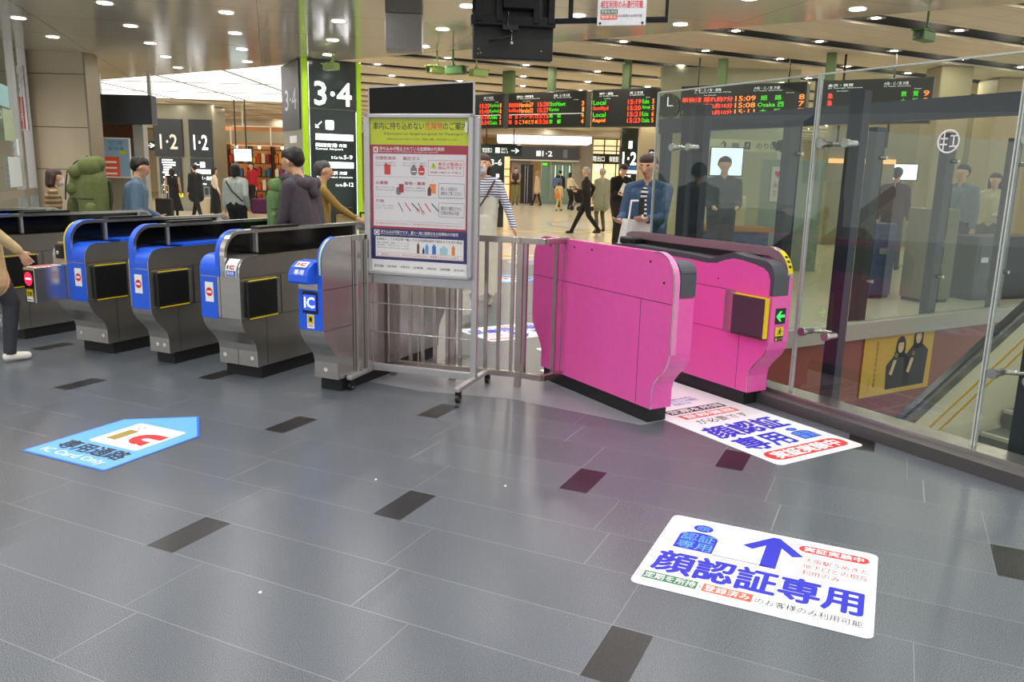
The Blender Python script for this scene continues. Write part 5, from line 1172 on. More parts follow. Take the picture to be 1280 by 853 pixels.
b = MB(mat('office_sign_white', 'd5d2c4', .5), RED); b.box(0, .2, 0, .02, 0, .55); T = Matrix(((1, 0, 0, 0), (0, 0, -1, -.003), (0, 1, 0, 0), (0, 0, 0, 1))); b.text('♥', .05, .38, .1, .1, RED, T); b.text('みど\nり', .04, .08, .12, .24, INK, T); simple('office_notice', b, 'narrow white notice with a red heart right of the bright monitor', 'notice', (4.10, 13.18, 1.12))
b = MB(mat('dark_green_leaves', '2f4433', .6)); 
for k in range(40): a = random.random() * 6.28; r_ = random.random() * .16; b.ball((math.cos(a) * r_, math.sin(a) * r_, .12 + random.random() * .16), .035, None, 6)
b.cyl((0, 0, 0), (0, 0, .12), .06, .08, mat('white_pot', 'd8d8d0', .4)); simple('potted_plant', b, 'small dark green potted plant on top of the office partition', 'plant', (4.3, 13.22, 2.2) if False else (4.25, 13.225, 1.781))
bx = [((5.1, 9.9, 0), (.42, .4, 1.16), 'olive_cabinet', '7a7552', 'olive cabinet standing beyond the stairwell behind the glass', 'cabinet'),
      ((4.55, 10.2, 0), (.34, .3, .95), 'blue_machine', '2f4a7a', 'blue machine beside the olive cabinet behind the glass', 'machine'),
      ((5.85, 10.2, 0), (1.3, .5, .82), 'dark_counter', '33383c', 'dark low counter at the right behind the glass', 'counter')]
for loc, d_, nm, cl, lb_, ct in bx:
    b = MB(mat(nm + '_shell', cl, .45)); b.box(0, d_[0], 0, d_[1], .04, d_[2], None, .012); b.box(.02, d_[0] - .02, .02, d_[1] - .02, 0, .04, BLACK); b.box(.05, d_[0] - .05, -.008, 0, d_[2] * .45, d_[2] * .85, mat(nm + '_face', cl, .25)); b.box(.08, .2, -.012, -.006, d_[2] * .6, d_[2] * .68, ALU); simple(nm, b, lb_, ct, loc, R(20))
for x, y, w in ((7.4, 14.2, .55), (9.2, 15.5, .7), (10.4, 17, .8)):
    b = MB(mat('warm_beige_column', 'a79a76', .5)); b.box(-w / 2, w / 2, 0, w, 0, 3.42, None, .03); struct('wall_column', b).location = (x, y, 0)
b = MB(mat('lit_kiosk_screen', 'f4f8ff', .4, emit=2.0)); b.box(0, .38, -.006, 0, 0, .26); b.box(-.02, .4, 0, .05, -.02, .28, BLACK); b.box(.17, .21, .05, .09, -1.5, .1, ALU); b.box(.0, .38, -.1, .2, -1.52, -1.48, ALU); simple('kiosk_screen', b, 'small white lit screen seen through the right glass pane', 'screen', (6.6, 14.4, 1.52), R(-15))
b = MB(mat('warm_lit_shop_strip', 'ffb070', .4, emit=1.5)); b.box(0, 1.0, 0, .05, 0, .07); b.box(0, 1.0, .05, .3, -.3, .25, mat('shop_fascia', 'a39a84', .5)); b.box(.1, .13, .1, .13, .25, 1.67, m_slot); b.box(.84, .87, .1, .13, .25, 1.67, m_slot); simple('lit_shop_sign', b, 'thin orange lit sign strip seen through the right glass pane', 'sign', (5.0, 13.2, 1.75), R(-12))
# loose notch: small litter on the floor
for i, (px_, py_) in enumerate(((-.64, 3.62), (-.02, 3.58), (-.86, 2.55))):
    b = MB(WHITE); b.add([(0, 0, .001), (.012, .002, .002), (.008, .010, .006), (-.002, .007, .001), (.004, .005, .009)], [(0, 1, 2, 3), (0, 1, 4), (1, 2, 4), (2, 3, 4), (3, 0, 4)]); simple('paper_scrap', b, ['tiny white paper scrap on the tiles left of the middle dark inlay', 'tiny white paper scrap on the tiles right of centre', 'tiny white paper scrap below the large dark inlay'][i], 'paper scrap', (px_, py_, 0.001))
# ------------------------------------------------------------------ people
def cloth(name, hexc, rough=.85): return mat('cloth_' + name, hexc, rough, var=.10, scale=25, bump=.25)
SKIN = mat('skin', 'dba987', .5, var=.05); HAIR_B = mat('black_hair', '1c1715', .5, var=.2, scale=80); HAIR_N = mat('brown_hair', '40291c', .5, var=.2, scale=80)
EYE = mat('dark_eye', '15110f', .2); LIP = mat('lip', 'b5655a', .5); SOLE = mat('white_shoe', 'e9e4dc', .5); SHOE = mat('black_shoe', '17171a', .35); GRYH = mat('grey_hair', '9c9a97', .6)
def stripes(name, a, b, per, duty=.4):
    if name in MATS: return MATS[name]
    m = bpy.data.materials.new(name); m.use_nodes = True; nt = m.node_tree; k = NB(nt); bs = nt.nodes['Principled BSDF']
    tc = nt.nodes.new('ShaderNodeTexCoord'); sp = nt.nodes.new('ShaderNodeSeparateXYZ'); nt.links.new(tc.outputs['Object'], sp.inputs[0])
    zz = k.m('ADD', sp.outputs[2], k.m('MULTIPLY', k.noise(tc.outputs['Object'], 6), .02))
    f = k.lt(k.m('FRACT', k.m('DIVIDE', zz, per)), duty)
    nt.links.new(k.mix(f, lin(b), lin(a)), bs.inputs['Base Color']); bs.inputs['Roughness'].default_value = .85
    MATS[name] = m; return m

def remesh(prims, vox, mats, name, parent, smooth=2):
    """prims: (a, b, ra, rb, matkey[, squash]) -> one continuous skin, faces coloured by the nearest limb"""
    bm = bmesh.new()
    for p in prims:
        a, b, ra, rb = Vector(p[0]), Vector(p[1]), p[2], p[3]
        d = b - a; L_ = d.length; q = d.to_track_quat('Z', 'Y') if L_ > 1e-5 else None
        seg, n = 14, 4; rings = []
        if q is None:
            bmesh.ops.create_uvsphere(bm, u_segments=14, v_segments=10, radius=ra, matrix=Matrix.Translation(a)); continue
        prof = [(-ra * math.cos(R(90 * i / n)), ra * math.sin(R(90 * i / n))) for i in range(n + 1)] + [(L_ + rb * math.sin(R(90 * i / n)), rb * math.cos(R(90 * i / n))) for i in range(n + 1)]
        for (zz, rr) in prof:
            if rr < 1e-5: rings.append([bm.verts.new(a + q @ Vector((0, 0, zz)))])
            else: rings.append([bm.verts.new(a + q @ Vector((math.cos(2 * math.pi * i / seg) * rr, math.sin(2 * math.pi * i / seg) * rr, zz))) for i in range(seg)])
        for r1, r2 in zip(rings[:-1], rings[1:]):
            for i in range(seg):
                j = (i + 1) % seg
                if len(r1) == 1: bm.faces.new([r1[0], r2[j], r2[i]])
                elif len(r2) == 1: bm.faces.new([r1[i], r1[j], r2[0]])
                else: bm.faces.new([r1[i], r1[j], r2[j], r2[i]])
    bmesh.ops.recalc_face_normals(bm, faces=bm.faces[:])
    me = bpy.data.meshes.new(name); bm.to_mesh(me); bm.free()
    o = bpy.data.objects.new(name, me); COL.objects.link(o)
    md = o.modifiers.new('r', 'REMESH'); md.mode = 'VOXEL'; md.voxel_size = vox; md.use_smooth_shade = True
    if smooth: s2 = o.modifiers.new('s', 'SMOOTH'); s2.iterations = smooth; s2.factor = .5
    dg = bpy.context.evaluated_depsgraph_get(); dg.update()
    m2 = bpy.data.meshes.new_from_object(o.evaluated_get(dg)); o.modifiers.clear(); o.data = m2; bpy.data.meshes.remove(me)
    keys = list(mats.keys()); m2.materials.clear()
    for k in keys: m2.materials.append(mats[k])
    nf = len(m2.polygons); cc = np.empty(nf * 3); m2.polygons.foreach_get('center', cc); cc = cc.reshape(-1, 3)
    best = np.full(nf, 1e9); idx = np.zeros(nf, int)
    for p in prims:
        a, b = np.array(p[0]), np.array(p[1]); ab = b - a; l2 = ab @ ab
        t = np.clip(((cc - a) @ ab) / l2, 0, 1) if l2 > 1e-9 else np.zeros(nf)
        d = np.linalg.norm(cc - a - t[:, None] * ab, axis=1) - (p[2] + (p[3] - p[2]) * t) + (p[5] if len(p) > 5 else 0)
        s_ = d < best; best[s_] = d[s_]; idx[s_] = keys.index(p[4])
    m2.polygons.foreach_set('material_index', idx.astype(np.int32)); m2.polygons.foreach_set('use_smooth', np.ones(nf, bool)); m2.update()
    o.parent = parent; o.name = name
    return o

def hand(pr, wrist, d, palm_n, s, curl=.4, side=1, key='skin'):
    """palm plus five separate fingers; d = direction of the hand, palm_n = palm normal"""
    d = Vector(d).normalized(); n_ = Vector(palm_n); n_ = (n_ - d * n_.dot(d)).normalized(); c = d.cross(n_) * side
    w = Vector(wrist)
    for k in (-1, 0, 1): pr.append((w + d * .012 * s + c * k * .012 * s, w + d * .075 * s + c * k * .022 * s, .016 * s, .014 * s, key))
    for k, (off, ln) in enumerate(((-.033, .062), (-.012, .075), (.011, .078), (.032, .070))):
        b = w + d * .08 * s + c * off * s; l1 = ln * s * .5
        d2 = (d * math.cos(curl) + n_ * math.sin(curl) + c * off * 3).normalized(); m_ = b + d2 * l1
        d3 = (d * math.cos(curl * 2.2) + n_ * math.sin(curl * 2.2) + c * off * 3).normalized()
        pr.append((b, m_, .0095 * s, .0085 * s, key)); pr.append((m_, m_ + d3 * l1, .0085 * s, .007 * s, key))
    b = w + d * .025 * s + c * .026 * s; m_ = b + (d * .6 + c * .75 + n_ * .3).normalized() * .035 * s
    pr.append((b, m_, .012 * s, .010 * s, key)); pr.append((m_, m_ + (d * .9 + c * .2 + n_ * .4).normalized() * .028 * s, .010 * s, .008 * s, key))

def person(label, loc, rz, h, mats, pose={}, vox=.012, hair='short', hair_m=None, group=None, bulk=1.0):
    """local frame: +Y is where the person faces, +X their right hand side"""
    s = h / 1.70; P = dict(lean=0, head=0, twist=0, feet=((.10, .0), (-.10, .0)), rh=(.26, .05, .78), lh=(-.26, .05, .78), re=None, le=None, skirt=0, coat=0, lift=(0, 0), hipz=.92, sleeve=1, tilt=0, fine=False)
    P.update(pose)
    t = thing('person', label, 'person', loc, rz, group)
    def V_(x, y, z): return Vector((x, y, z)) * s
    ln = P['lean']; hip = V_(0, 0, P['hipz'])
    def T(x, y, z):   # torso point: rotate about the hip by the lean
        y0, z0 = y, z - P['hipz']
        return V_(x, y0 * math.cos(ln) + z0 * math.sin(ln), P['hipz'] + z0 * math.cos(ln) - y0 * math.sin(ln))
    bk = bulk; pr = []
    A = lambda a, b, ra, rb, k, e=0: pr.append((a, b, ra * s, rb * s, k, e))
    top, bot = 'top', 'bottom'
    for sx in (-1, 1):
        A(T(.075 * sx, 0, .95), T(.085 * sx, 0, 1.10), .10 * bk, .098 * bk, top); A(T(.085 * sx, 0, 1.12), T(.10 * sx, -.01, 1.32), .098 * bk, .088 * bk, top)
        A(T(.04 * sx, 0, 1.42), T(.165 * sx, 0, 1.385), .058, .058, top)
        A(T(.07 * sx, 0, .90), T(.07 * sx, 0, .97), .105 * bk, .10 * bk, bot)
    A(T(0, .01, 1.0), T(0, .02, 1.30), .11 * bk, .10 * bk, top)
    A(T(0, 0, 1.42), T(0, .02, 1.52), .050, .047, 'skin')
    # head
    hd = P['head']; hn = T(0, .02, 1.50); hq = Matrix.Rotation(P['twist'], 3, 'Z') @ Matrix.Rotation(-(ln * .6 + hd), 3, 'X')
    def Hd(x, y, z): return hn + hq @ V_(x, y, z)
    A(Hd(0, .005, .12), Hd(0, -.012, .125), .082, .088, 'skin'); A(Hd(0, .03, .045), Hd(0, .035, .10), .050, .068, 'skin')
    A(Hd(0, .045, .022), Hd(0, .05, .03), .030, .034, 'skin')
    if P['fine'] or vox < .013:
        A(Hd(0, .095, .105), Hd(0, .112, .075), .010, .015, 'skin')
        for sx in (-1, 1): A(Hd(.086 * sx, -.002, .10), Hd(.09 * sx, -.008, .075), .016, .012, 'skin'); A(Hd(.032 * sx, .086, .108), Hd(.034 * sx, .086, .108), .011, .011, 'eye', .004); A(Hd(.018 * sx, .092, .125), Hd(.045 * sx, .083, .128), .007, .006, 'hair', .002)
        A(Hd(-.018, .090, .045), Hd(.018, .090, .045), .009, .009, 'mask' if 'mask' in mats else 'lip', .003)
    if 'mask' in mats: A(Hd(0, .062, .04), Hd(0, .07, .075), .052, .045, 'mask', -.0)
    # legs
    for k, sx in enumerate((1, -1)):
        fx, fy = P['feet'][k]; lift = P['lift'][k]
        hj = V_(.085 * sx, 0, P['hipz'] - .02); an = V_(fx, fy, .09 + lift); dl = an - hj
        fwd = Vector((0, 1, 0)); reach = .84 * s; gap = max(0, reach ** 2 - dl.length ** 2) ** .5 * .5
        kn = hj + dl * .5 + fwd * min(gap, .28 * s)
        A(hj, kn, .092 * bk, .062 * bk, bot); A(kn, an, .060 * bk, .044 * bk if P['coat'] < 2 else .05, bot)
        A(an + V_(0, -.02, -.045), an + V_(0, .13, -.055), .040, .034, 'shoe')
        A(an, an + V_(0, 0, -.03), .040, .040, 'shoe')
    if P['skirt']:
        z1 = P['skirt']; rr = P.get('flare', .2)
        A(T(0, 0, .98), V_(0, 0, max(.6, z1 + .1)), .14, .15, P.get('skirt_key', bot), -.03)
    if P['coat']:
        for sx in (-1, 1): A(T(.07 * sx, -.0, 1.05), V_(.10 * sx, -.01, .70 if P['coat'] == 1 else .48), .115 * bk, .135 * bk, top, -.01)
    # arms
    for k, (sx, hk, ek) in enumerate(((1, 'rh', 're'), (-1, 'lh', 'le'))):
        sh = T(.185 * sx, 0, 1.375); hw = V_(*P[hk]); dl = hw - sh
        L1, L2 = .28 * s, .25 * s; Dm = min(dl.length, L1 + L2 - .003); hw = sh + dl.normalized() * Dm
        if P[ek]: pole = V_(*P[ek]) - sh
        else: pole = Vector((.3 * sx, -.9, -.4))
        n_ = (pole - dl.normalized() * pole.dot(dl.normalized())).normalized()
        a_ = (L1 * L1 - L2 * L2 + Dm * Dm) / (2 * Dm); hh = max(0, L1 * L1 - a_ * a_) ** .5
        el = sh + dl.normalized() * a_ + n_ * hh
        sk = top if P['sleeve'] else 'skin'; kk = P.get('sleeve_key', top)
        A(sh, el, .056 * bk, .046 * bk, kk); w0 = el.lerp(hw, .9)
        A(el, w0, .046 * bk, .036 * bk, kk if P['sleeve'] else 'skin'); A(w0, hw, .027, .025, 'skin')
        hd_ = (hw - el).normalized(); hand(pr, hw, P.get('hd_' + hk, hd_), P.get('pn_' + hk, (-sx, .3, 0)), s, .35, sx) if vox < .013 else A(hw, hw + hd_ * .09 * s, .03, .022, 'skin')
    ms = dict(top=mats['top'], bottom=mats['bottom'], skin=mats.get('skin', SKIN), shoe=mats.get('shoe', SHOE), eye=EYE, lip=LIP, hair=hair_m or HAIR_B)
    for k_ in mats: ms[k_] = mats[k_]
    remesh(pr, vox * s, ms, 'body', t, 2 if vox < .02 else 1)
    if P['skirt']:
        b = MB(mats['bottom']); sg, nr = 40, 8; zt, zb, fl = 1.02, P['skirt'], P.get('flare', .2); vs = []
        for r_ in range(nr + 1):
            f = r_ / nr; zz = zt + (zb - zt) * f; rad = .150 + (fl * 1.05 - .150) * f
            for i in range(sg):
                a = 2 * math.pi * i / sg; q = rad * (1 + .10 * f * math.sin(9 * a + .7) + .05 * f * math.sin(5 * a))
                vs.append(tuple(V_(q * math.cos(a) * 1.05, q * math.sin(a) * .85, zz - .02 * f * math.sin(9 * a))))
        b.add(vs, [[r_ * sg + i, (r_ + 1) * sg + i, (r_ + 1) * sg + (i + 1) % sg, r_ * sg + (i + 1) % sg] for r_ in range(nr) for i in range(sg)], None, True)
        b.add([vs[nr * sg + i] for i in range(sg)] , [list(range(sg))]); b.add([vs[i] for i in range(sg)], [list(range(sg))[::-1]]); b.build('skirt', t)
    # hair
    hm = hair_m or HAIR_B; hp = []
    B = lambda a, b, ra, rb: hp.append((a, b, ra * s, rb * s, 'hair'))
    B(Hd(0, -.022, .140), Hd(0, .008, .150), .084, .078); B(Hd(0, -.05, .10), Hd(0, -.045, .14), .070, .080)
    for sx in (-1, 1): B(Hd(.055 * sx, -.03, .12), Hd(.048 * sx, .0, .168), .042, .038)
    if hair == 'bob' or hair == 'long':
        e = -.06 if hair == 'bob' else -.22
        for sx in (-1, 1): B(Hd(.07 * sx, -.02, .12), Hd(.075 * sx, -.03, e + .06), .035, .03)
        B(Hd(0, -.065, .10), Hd(0, -.075, e + .06), .06, .05)
    if hair == 'bun': B(Hd(0, -.13, .14), Hd(0, -.135, .145), .04, .04)
    if hair == 'cap': B(Hd(0, .07, .17), Hd(0, .12, .155), .04, .03)
    remesh(hp, max(vox * s, .012), dict(hair=hm), 'hair', t, 2)
    return t, Hd, T, V_, s
def strap(t, pts, r, m, name='strap'): b = MB(m); b.tube(pts, r, m, 6); return b.build(name, t)

C = lambda n, h: cloth(n, h)
OLIVE = cloth('olive_pack', '66703f'); OLIVE_D = cloth('dark_olive_pack', '454d2c')
# tan jacket at the left edge
person('person in tan jacket and dark jeans cut by the left border, white shoes', (-3.84, 5.78, 0), R(-40), 1.50, dict(top=C('tan', 'c9b184'), bottom=C('dark_denim', '35373f'), shoe=SOLE),
       dict(feet=((.10, .10), (-.10, -.12)), rh=(.25, .20, .93), lh=(-.26, .0, .8), coat=1, hd_rh=(0, .5, -.86)), vox=.010, bulk=1.1)
# beige woman against the pillar
person('woman in a brown ruffled blouse leaning by the beige stone pillar', (-5.22, 9.1, 0), R(-60), 1.38, dict(top=stripes('brown_ruffle_cloth', 'a58a60', '5f4b34', .055, .45), bottom=C('brown_skirt', '5b4a3a'), mask=mat('pale_mask', 'd8d2d0', .7)),
       dict(lean=.12, skirt=.35, flare=.2, rh=(.2, .3, .95), lh=(-.15, .3, .95)), vox=.013, hair='bob', hair_m=HAIR_N)
# backpacker
person('person in blue-grey shirt carrying a huge olive rucksack away through the gates', (-4.06, 8.6, 0), R(-62), 1.53, dict(top=C('slate_blue', '566f84'), bottom=C('dark_trousers', '2b2d33')),
       dict(lean=.12, head=.25, rh=(.26, .22, .95), lh=(-.2, .3, 1.0), feet=((.1, .1), (-.1, -.15))), vox=.011, hair='short', bulk=1.3)
def rucksack(label, loc, rz, k, m1, m2, name='rucksack', stuff=True):
    t = thing(name, label, 'backpack', loc, rz); t.scale = (k, k, k)
    pr = [((-.12, 0, .14), (-.11, 0, .62), .16, .16, 'a'), ((.12, 0, .14), (.11, 0, .62), .16, .16, 'a'), ((0, -.07, .12), (0, -.06, .62), .19, .17, 'a')]
    remesh(pr, .014, dict(a=m1), 'main_bag', t, 3)
    remesh([((-.14, -.02, .76), (.15, -.02, .78), .12, .12, 'a'), ((-.14, -.14, .72), (.14, -.15, .73), .08, .08, 'a'), ((-.12, .06, .80), (.12, .06, .82), .09, .09, 'a')], .013, dict(a=m1), 'top_lid', t, 3)
    for sx in (-1, 1): remesh([((.09 * sx, -.20, .16), (.09 * sx, -.19, .38), .085, .075, 'a')], .012, dict(a=m2), 'front_pocket', t, 2)
    for sx in (-1, 1): remesh([((.25 * sx, -.03, .14), (.25 * sx, -.03, .34), .075, .065, 'a')], .012, dict(a=m1), 'side_pocket', t, 2)
    remesh([((-.07, -.18, .52), (.07, -.19, .54), .075, .075, 'a')], .012, dict(a=m1), 'upper_pocket', t, 2)
    for x in (-.10, .10):
        b = MB(BLACK); b.tube([(x, -.02, .905), (x, -.15, .83), (x, -.235, .73), (x, -.262, .58), (x, -.275, .42)], .007, BLACK, 6); b.build('compression_strap', t)
    b = MB(BLACK); b.tube([(-.285, 0, .44), (-.20, -.19, .44), (0, -.245, .44), (.20, -.19, .44), (.285, 0, .44)], .006, BLACK, 6); b.build('compression_strap', t)
    for sx in (-1, 1):
        b = MB(m2); b.tube([(.10 * sx, .13, .66), (.11 * sx, .18, .62), (.11 * sx, .185, .42), (.10 * sx, .15, .25)], .016, m2, 8); b.build('shoulder_strap', t)
    b = MB(ALU); b.box(.05, .14, -.236, -.226, .70, .712, ALU, .002); b.build('buckle', t)
    return t
rucksack('huge olive green rucksack on the back of the blue-grey shirted person', (-4.38, 8.44, .70), R(-62), .92, OLIVE, OLIVE_D)
# hooded man
t, *_ = person('man in dark plum-grey hoodie facing left with a green pack on his chest', (-1.74, 6.90, 0), R(72), 1.63, dict(top=C('plum_grey', '4b434a'), bottom=C('dark_trousers', '2b2d33')),
       dict(lean=.20, head=.22, rh=(.2, .2, .80), lh=(-.2, .25, .85), coat=0), vox=.010, bulk=1.15)
remesh([((-.10, -.16, 1.33), (.10, -.16, 1.33), .055, .055, 'a'), ((-.10, -.10, 1.36), (-.07, .02, 1.38), .04, .04, 'a'), ((.10, -.10, 1.36), (.07, .02, 1.38), .04, .04, 'a'), ((0, -.20, 1.26), (0, -.17, 1.33), .05, .06, 'a')], .012, dict(a=C('plum_grey', '4b434a')), 'hood', t, 3).location = (0, .17, .0)
rucksack('green and olive pack worn on the chest of the man in the dark hoodie', (-2.00, 6.97, .87), R(72 + 0), .56, mat('cloth_leaf_green', '5f8048', .8, var=.15), cloth('forest_green', '3c4f2c'), 'chest_pack')
# yellow coat
person('person in ochre coat reaching to the right in front of the 3·4 pillar', (-2.16, 9.0, 0), R(-75), 1.53, dict(top=C('ochre', '9a7c3a'), bottom=C('black', '18181b')),
       dict(coat=1, rh=(.15, .48, .98), lh=(-.1, .45, .95), lean=.05), vox=.012, hair='short', hair_m=mat('grey_dark_hair', '4a4744', .6))
b = MB(cloth('tan_canvas', 'b39a6a')); b.box(-.12, .12, -.06, .06, 0, .17, None, .02); b.tube([(-.06, 0, .16), (-.05, 0, .24), (.05, 0, .24), (.06, 0, .16)], .007, BLACK); simple('tote_bag', b, 'small tan bag held low by the ochre-coated person', 'bag', (-1.86, 9.0, .80), R(5))
b = MB(cloth('black', '18181b')); b.box(-.16, .16, -.1, .1, .05, .72, None, .03); b.tube([(-.1, 0, .7), (-.1, 0, .98), (.1, 0, .98), (.1, 0, .7)], .01, BLACK); [b.cyl((x, y, .025), (x + .02, y, .025), .025, m=BLACK) for x in (-.13, .11) for y in (-.07, .07)]; simple('suitcase', b, 'black suitcase beside the ochre-coated person, below the lit signs', 'suitcase', (-1.66, 9.25, 0), R(5))
# grey sweater woman
t, Hd, T, V_, s_ = person('woman in light grey sweater and black trousers seen from behind with crossbody strap', (-4.80, 14, 0), R(-8), 1.50, dict(top=C('light_grey', 'a9b0a8'), bottom=C('black', '18181b')), dict(coat=0, rh=(.24, .02, .9), lh=(-.24, .0, .85)), vox=.014, hair='bob', bulk=1.25)
strap(t, [T(-.15, -.10, 1.38), T(.0, -.17, 1.2), T(.2, -.12, 1.0)], .012, BLACK)
b = MB(cloth('plum', '5a2342')); b.box(-.17, .17, -.07, .07, 0, .26, None, .03); b.tube([(-.1, 0, .25), (-.08, 0, .38), (.08, 0, .38), (.1, 0, .25)], .01, BLACK); simple('handbag', b, 'plum handbag at the side of the grey-sweater woman', 'bag', (-4.36, 14, .68))
person('person in black suit walking near the far 1·2 pillar, red shoe sole', (-8.9, 22.7, 0), R(60), 1.5, dict(top=C('black_suit', '1b1c22'), bottom=C('black_suit', '1b1c22')), dict(feet=((.1, .30), (-.1, -.32)), coat=1, rh=(.2, .25, 1.0)), vox=.02, bulk=1.2)
person('woman in cream sweater and wide black trousers, far left hall', (-8.85, 24, 0), R(-60), 1.42, dict(top=C('cream', 'd9ccb0'), bottom=C('black', '18181b')), dict(skirt=.15, flare=.2, rh=(.3, .1, .85)), vox=.02, hair='bob')
person('woman in long black pinafore dress with tan sleeves, far left hall', (-9.75, 23.2, 0), R(20), 1.38, dict(top=C('black', '18181b'), bottom=C('black', '18181b'), arm=C('camel', 'b9946c')), dict(skirt=.25, flare=.26, sleeve_key='arm'), vox=.02, hair='bob')
person('person in deep red jacket among the far left shop goods', (-8.9, 27.6, 0), R(150), 1.62, dict(top=C('deep_red', 'b01c28'), bottom=C('black', '18181b')), {}, vox=.024)
def suitcase(label, loc, rz, m_, k=1.0):
    t = thing('suitcase', label, 'suitcase', loc, rz); t.scale = (k, k, k)
    b = MB(m_); b.box(-.2, .2, -.12, .12, .05, .62, m_, .03); b.build('shell', t)
    b = MB(ALU); b.tube([(-.08, .1, .6), (-.08, .1, .95), (.08, .1, .95), (.08, .1, .6)], .01, ALU); b.build('handle', t)
    for x in (-.16, .16):
        for y in (-.09, .09): b = MB(BLACK); b.cyl((x - .015, y, .025), (x + .015, y, .025), .025); b.build('wheel', t)
suitcase('black suitcase standing left of the woman in the black pinafore dress', (-9.15, 21.2, 0), 0, cloth('black_shell', '1a1a1c'))
suitcase('cream suitcase beside the walking person in black suit', (-9.2, 24.2, 0), 0, mat('cream_shell', 'd8c9a8', .4), .9)
# striped-shirt woman
STR = stripes('navy_white_stripe', 'e8e8ee', '3c4468', .026, .52); WD = mat('cloth_off_white', 'd8d4c2', .85, var=.05, scale=14, bump=.4)
t, Hd, T, V_, s_ = person('woman in navy striped shirt and long cream pinafore dress behind the fence', (-.36, 8.9, 0), R(178), 1.64, dict(top=WD, bottom=WD, arm=STR, mask=mat('white_mask', 'd9d4d4', .7), shoe=SOLE),
       dict(skirt=.16, flare=.21, skirt_key='bottom', sleeve_key='arm', lh=(-.40, .16, .84), rh=(.25, .05, .85), feet=((.08, .05), (-.09, -.12))), vox=.0105, hair='bob', hair_m=HAIR_N)
pr = [(T(.16 * sx, 0, 1.385), T(.05 * sx, 0, 1.43), .068 * s_, .060 * s_, 'a') for sx in (-1, 1)] + [(T(.11 * sx, .0, 1.30), T(.10 * sx, .0, 1.36), .096 * s_, .085 * s_, 'a') for sx in (-1, 1)] + [(T(0, .02, 1.28), T(0, .01, 1.36), .11 * s_, .09 * s_, 'a')]
remesh(pr, .011, dict(a=STR), 'striped_shirt', t, 2)
strap(t, [T(-.14, .06, 1.43), T(-.05, .15, 1.25), T(.08, .17, 1.05), T(.2, .12, .92)], .011, mat('brown_leather', '4a3228', .5))
b = MB(mat('brown_leather', '4a3228', .5)); b.box(-.10, .10, -.04, .04, 0, .16, None, .015); simple('shoulder_bag', b, 'small brown shoulder bag at the hip of the striped-shirt woman', 'bag', (-.62, 8.82, .80))
# denim jacket person
DEN = cloth('denim_blue', '3d5574')
t, Hd, T, V_, s_ = person('person in blue denim jacket over striped top, standing at the pink gate', (1.27, 7.75, 0), R(150), 1.66, dict(top=DEN, bottom=C('navy_trousers', '20242e'), inner=stripes('black_white_stripe', 'e6e6e8', '1d1d22', .04, .5)),
       dict(rh=(.16, .34, 1.08), lh=(-.12, .36, 1.10), head=.2, lean=.06, coat=0, pn_rh=(-.3, 0, 1), pn_lh=(.3, .0, 1)), vox=.0095, hair='short', hair_m=HAIR_N, bulk=1.15)
remesh([(T(0, .11, 1.10), T(0, .10, 1.36), .045 * s_, .04 * s_, 'a'), (T(0, .12, .96), T(0, .11, 1.12), .05 * s_, .045 * s_, 'a')], .010, dict(a=stripes('black_white_stripe', 'e6e6e8', '1d1d22', .04, .5)), 'striped_top', t, 2)
b = MB(cloth('white_canvas', 'e2e0dc')); b.ext([(-.17, 0), (.15, 0), (.12, .40), (-.10, .42)], -.06, .06, None); b.tube([(-.07, 0, .40), (-.05, 0, .58), (.05, 0, .58), (.08, 0, .39)], .009, WHITE); simple('tote_bag', b, 'white canvas tote bag carried by the person in the denim jacket', 'bag', (1.10, 7.42, .66), R(20))
b = MB(BLACK, mat('lit_screen_pale', 'cfeaf6', .4, emit=1.6)); b.box(-.035, .035, -.005, .005, 0, .14, BLACK, .003); simple('mobile_phone', b, 'dark phone in the hands of the denim-jacket person', 'phone', (1.14, 7.36, 1.12), R(40))
# bending man in black
person('man in black clothes bending over a white paper behind the pink gates', (2.2, 17.4, 0), R(-160), 1.72, dict(top=C('black', '18181b'), bottom=C('dark_brown_trousers', '2c2620')), dict(lean=.18, head=.35, rh=(.12, .34, 1.10), lh=(-.12, .34, 1.08), feet=((.12, .12), (-.12, -.14)), coat=0), vox=.013, bulk=1.2)
b = MB(WHITE); b.box(-.1, .1, -.002, .002, 0, .28); simple('paper_sheet', b, 'white paper held by the bending man in black', 'paper', (2.22, 17.0, 1.06), R(-15)).rotation_euler = (R(-25), R(20), R(-15))
# walker
person('man in black shirt and trousers striding left across the cream floor', (1.8, 20.6, 0), R(85), 1.66, dict(top=C('black', '18181b'), bottom=C('black', '18181b')), dict(feet=((.08, .36), (-.08, -.34)), lift=(0, .03), rh=(.25, -.1, .95), lh=(-.2, .25, 1.1), lean=.05, hipz=.88), vox=.014, bulk=1.1, hair_m=GRYH)
person('person in pale grey-green jacket standing just behind the striding man', (2.28, 21.6, 0), R(20), 1.64, dict(top=C('grey_green_jacket', '8c8f7c'), bottom=C('grey_trousers', '5a564e')), dict(coat=1), vox=.018, hair_m=GRYH)
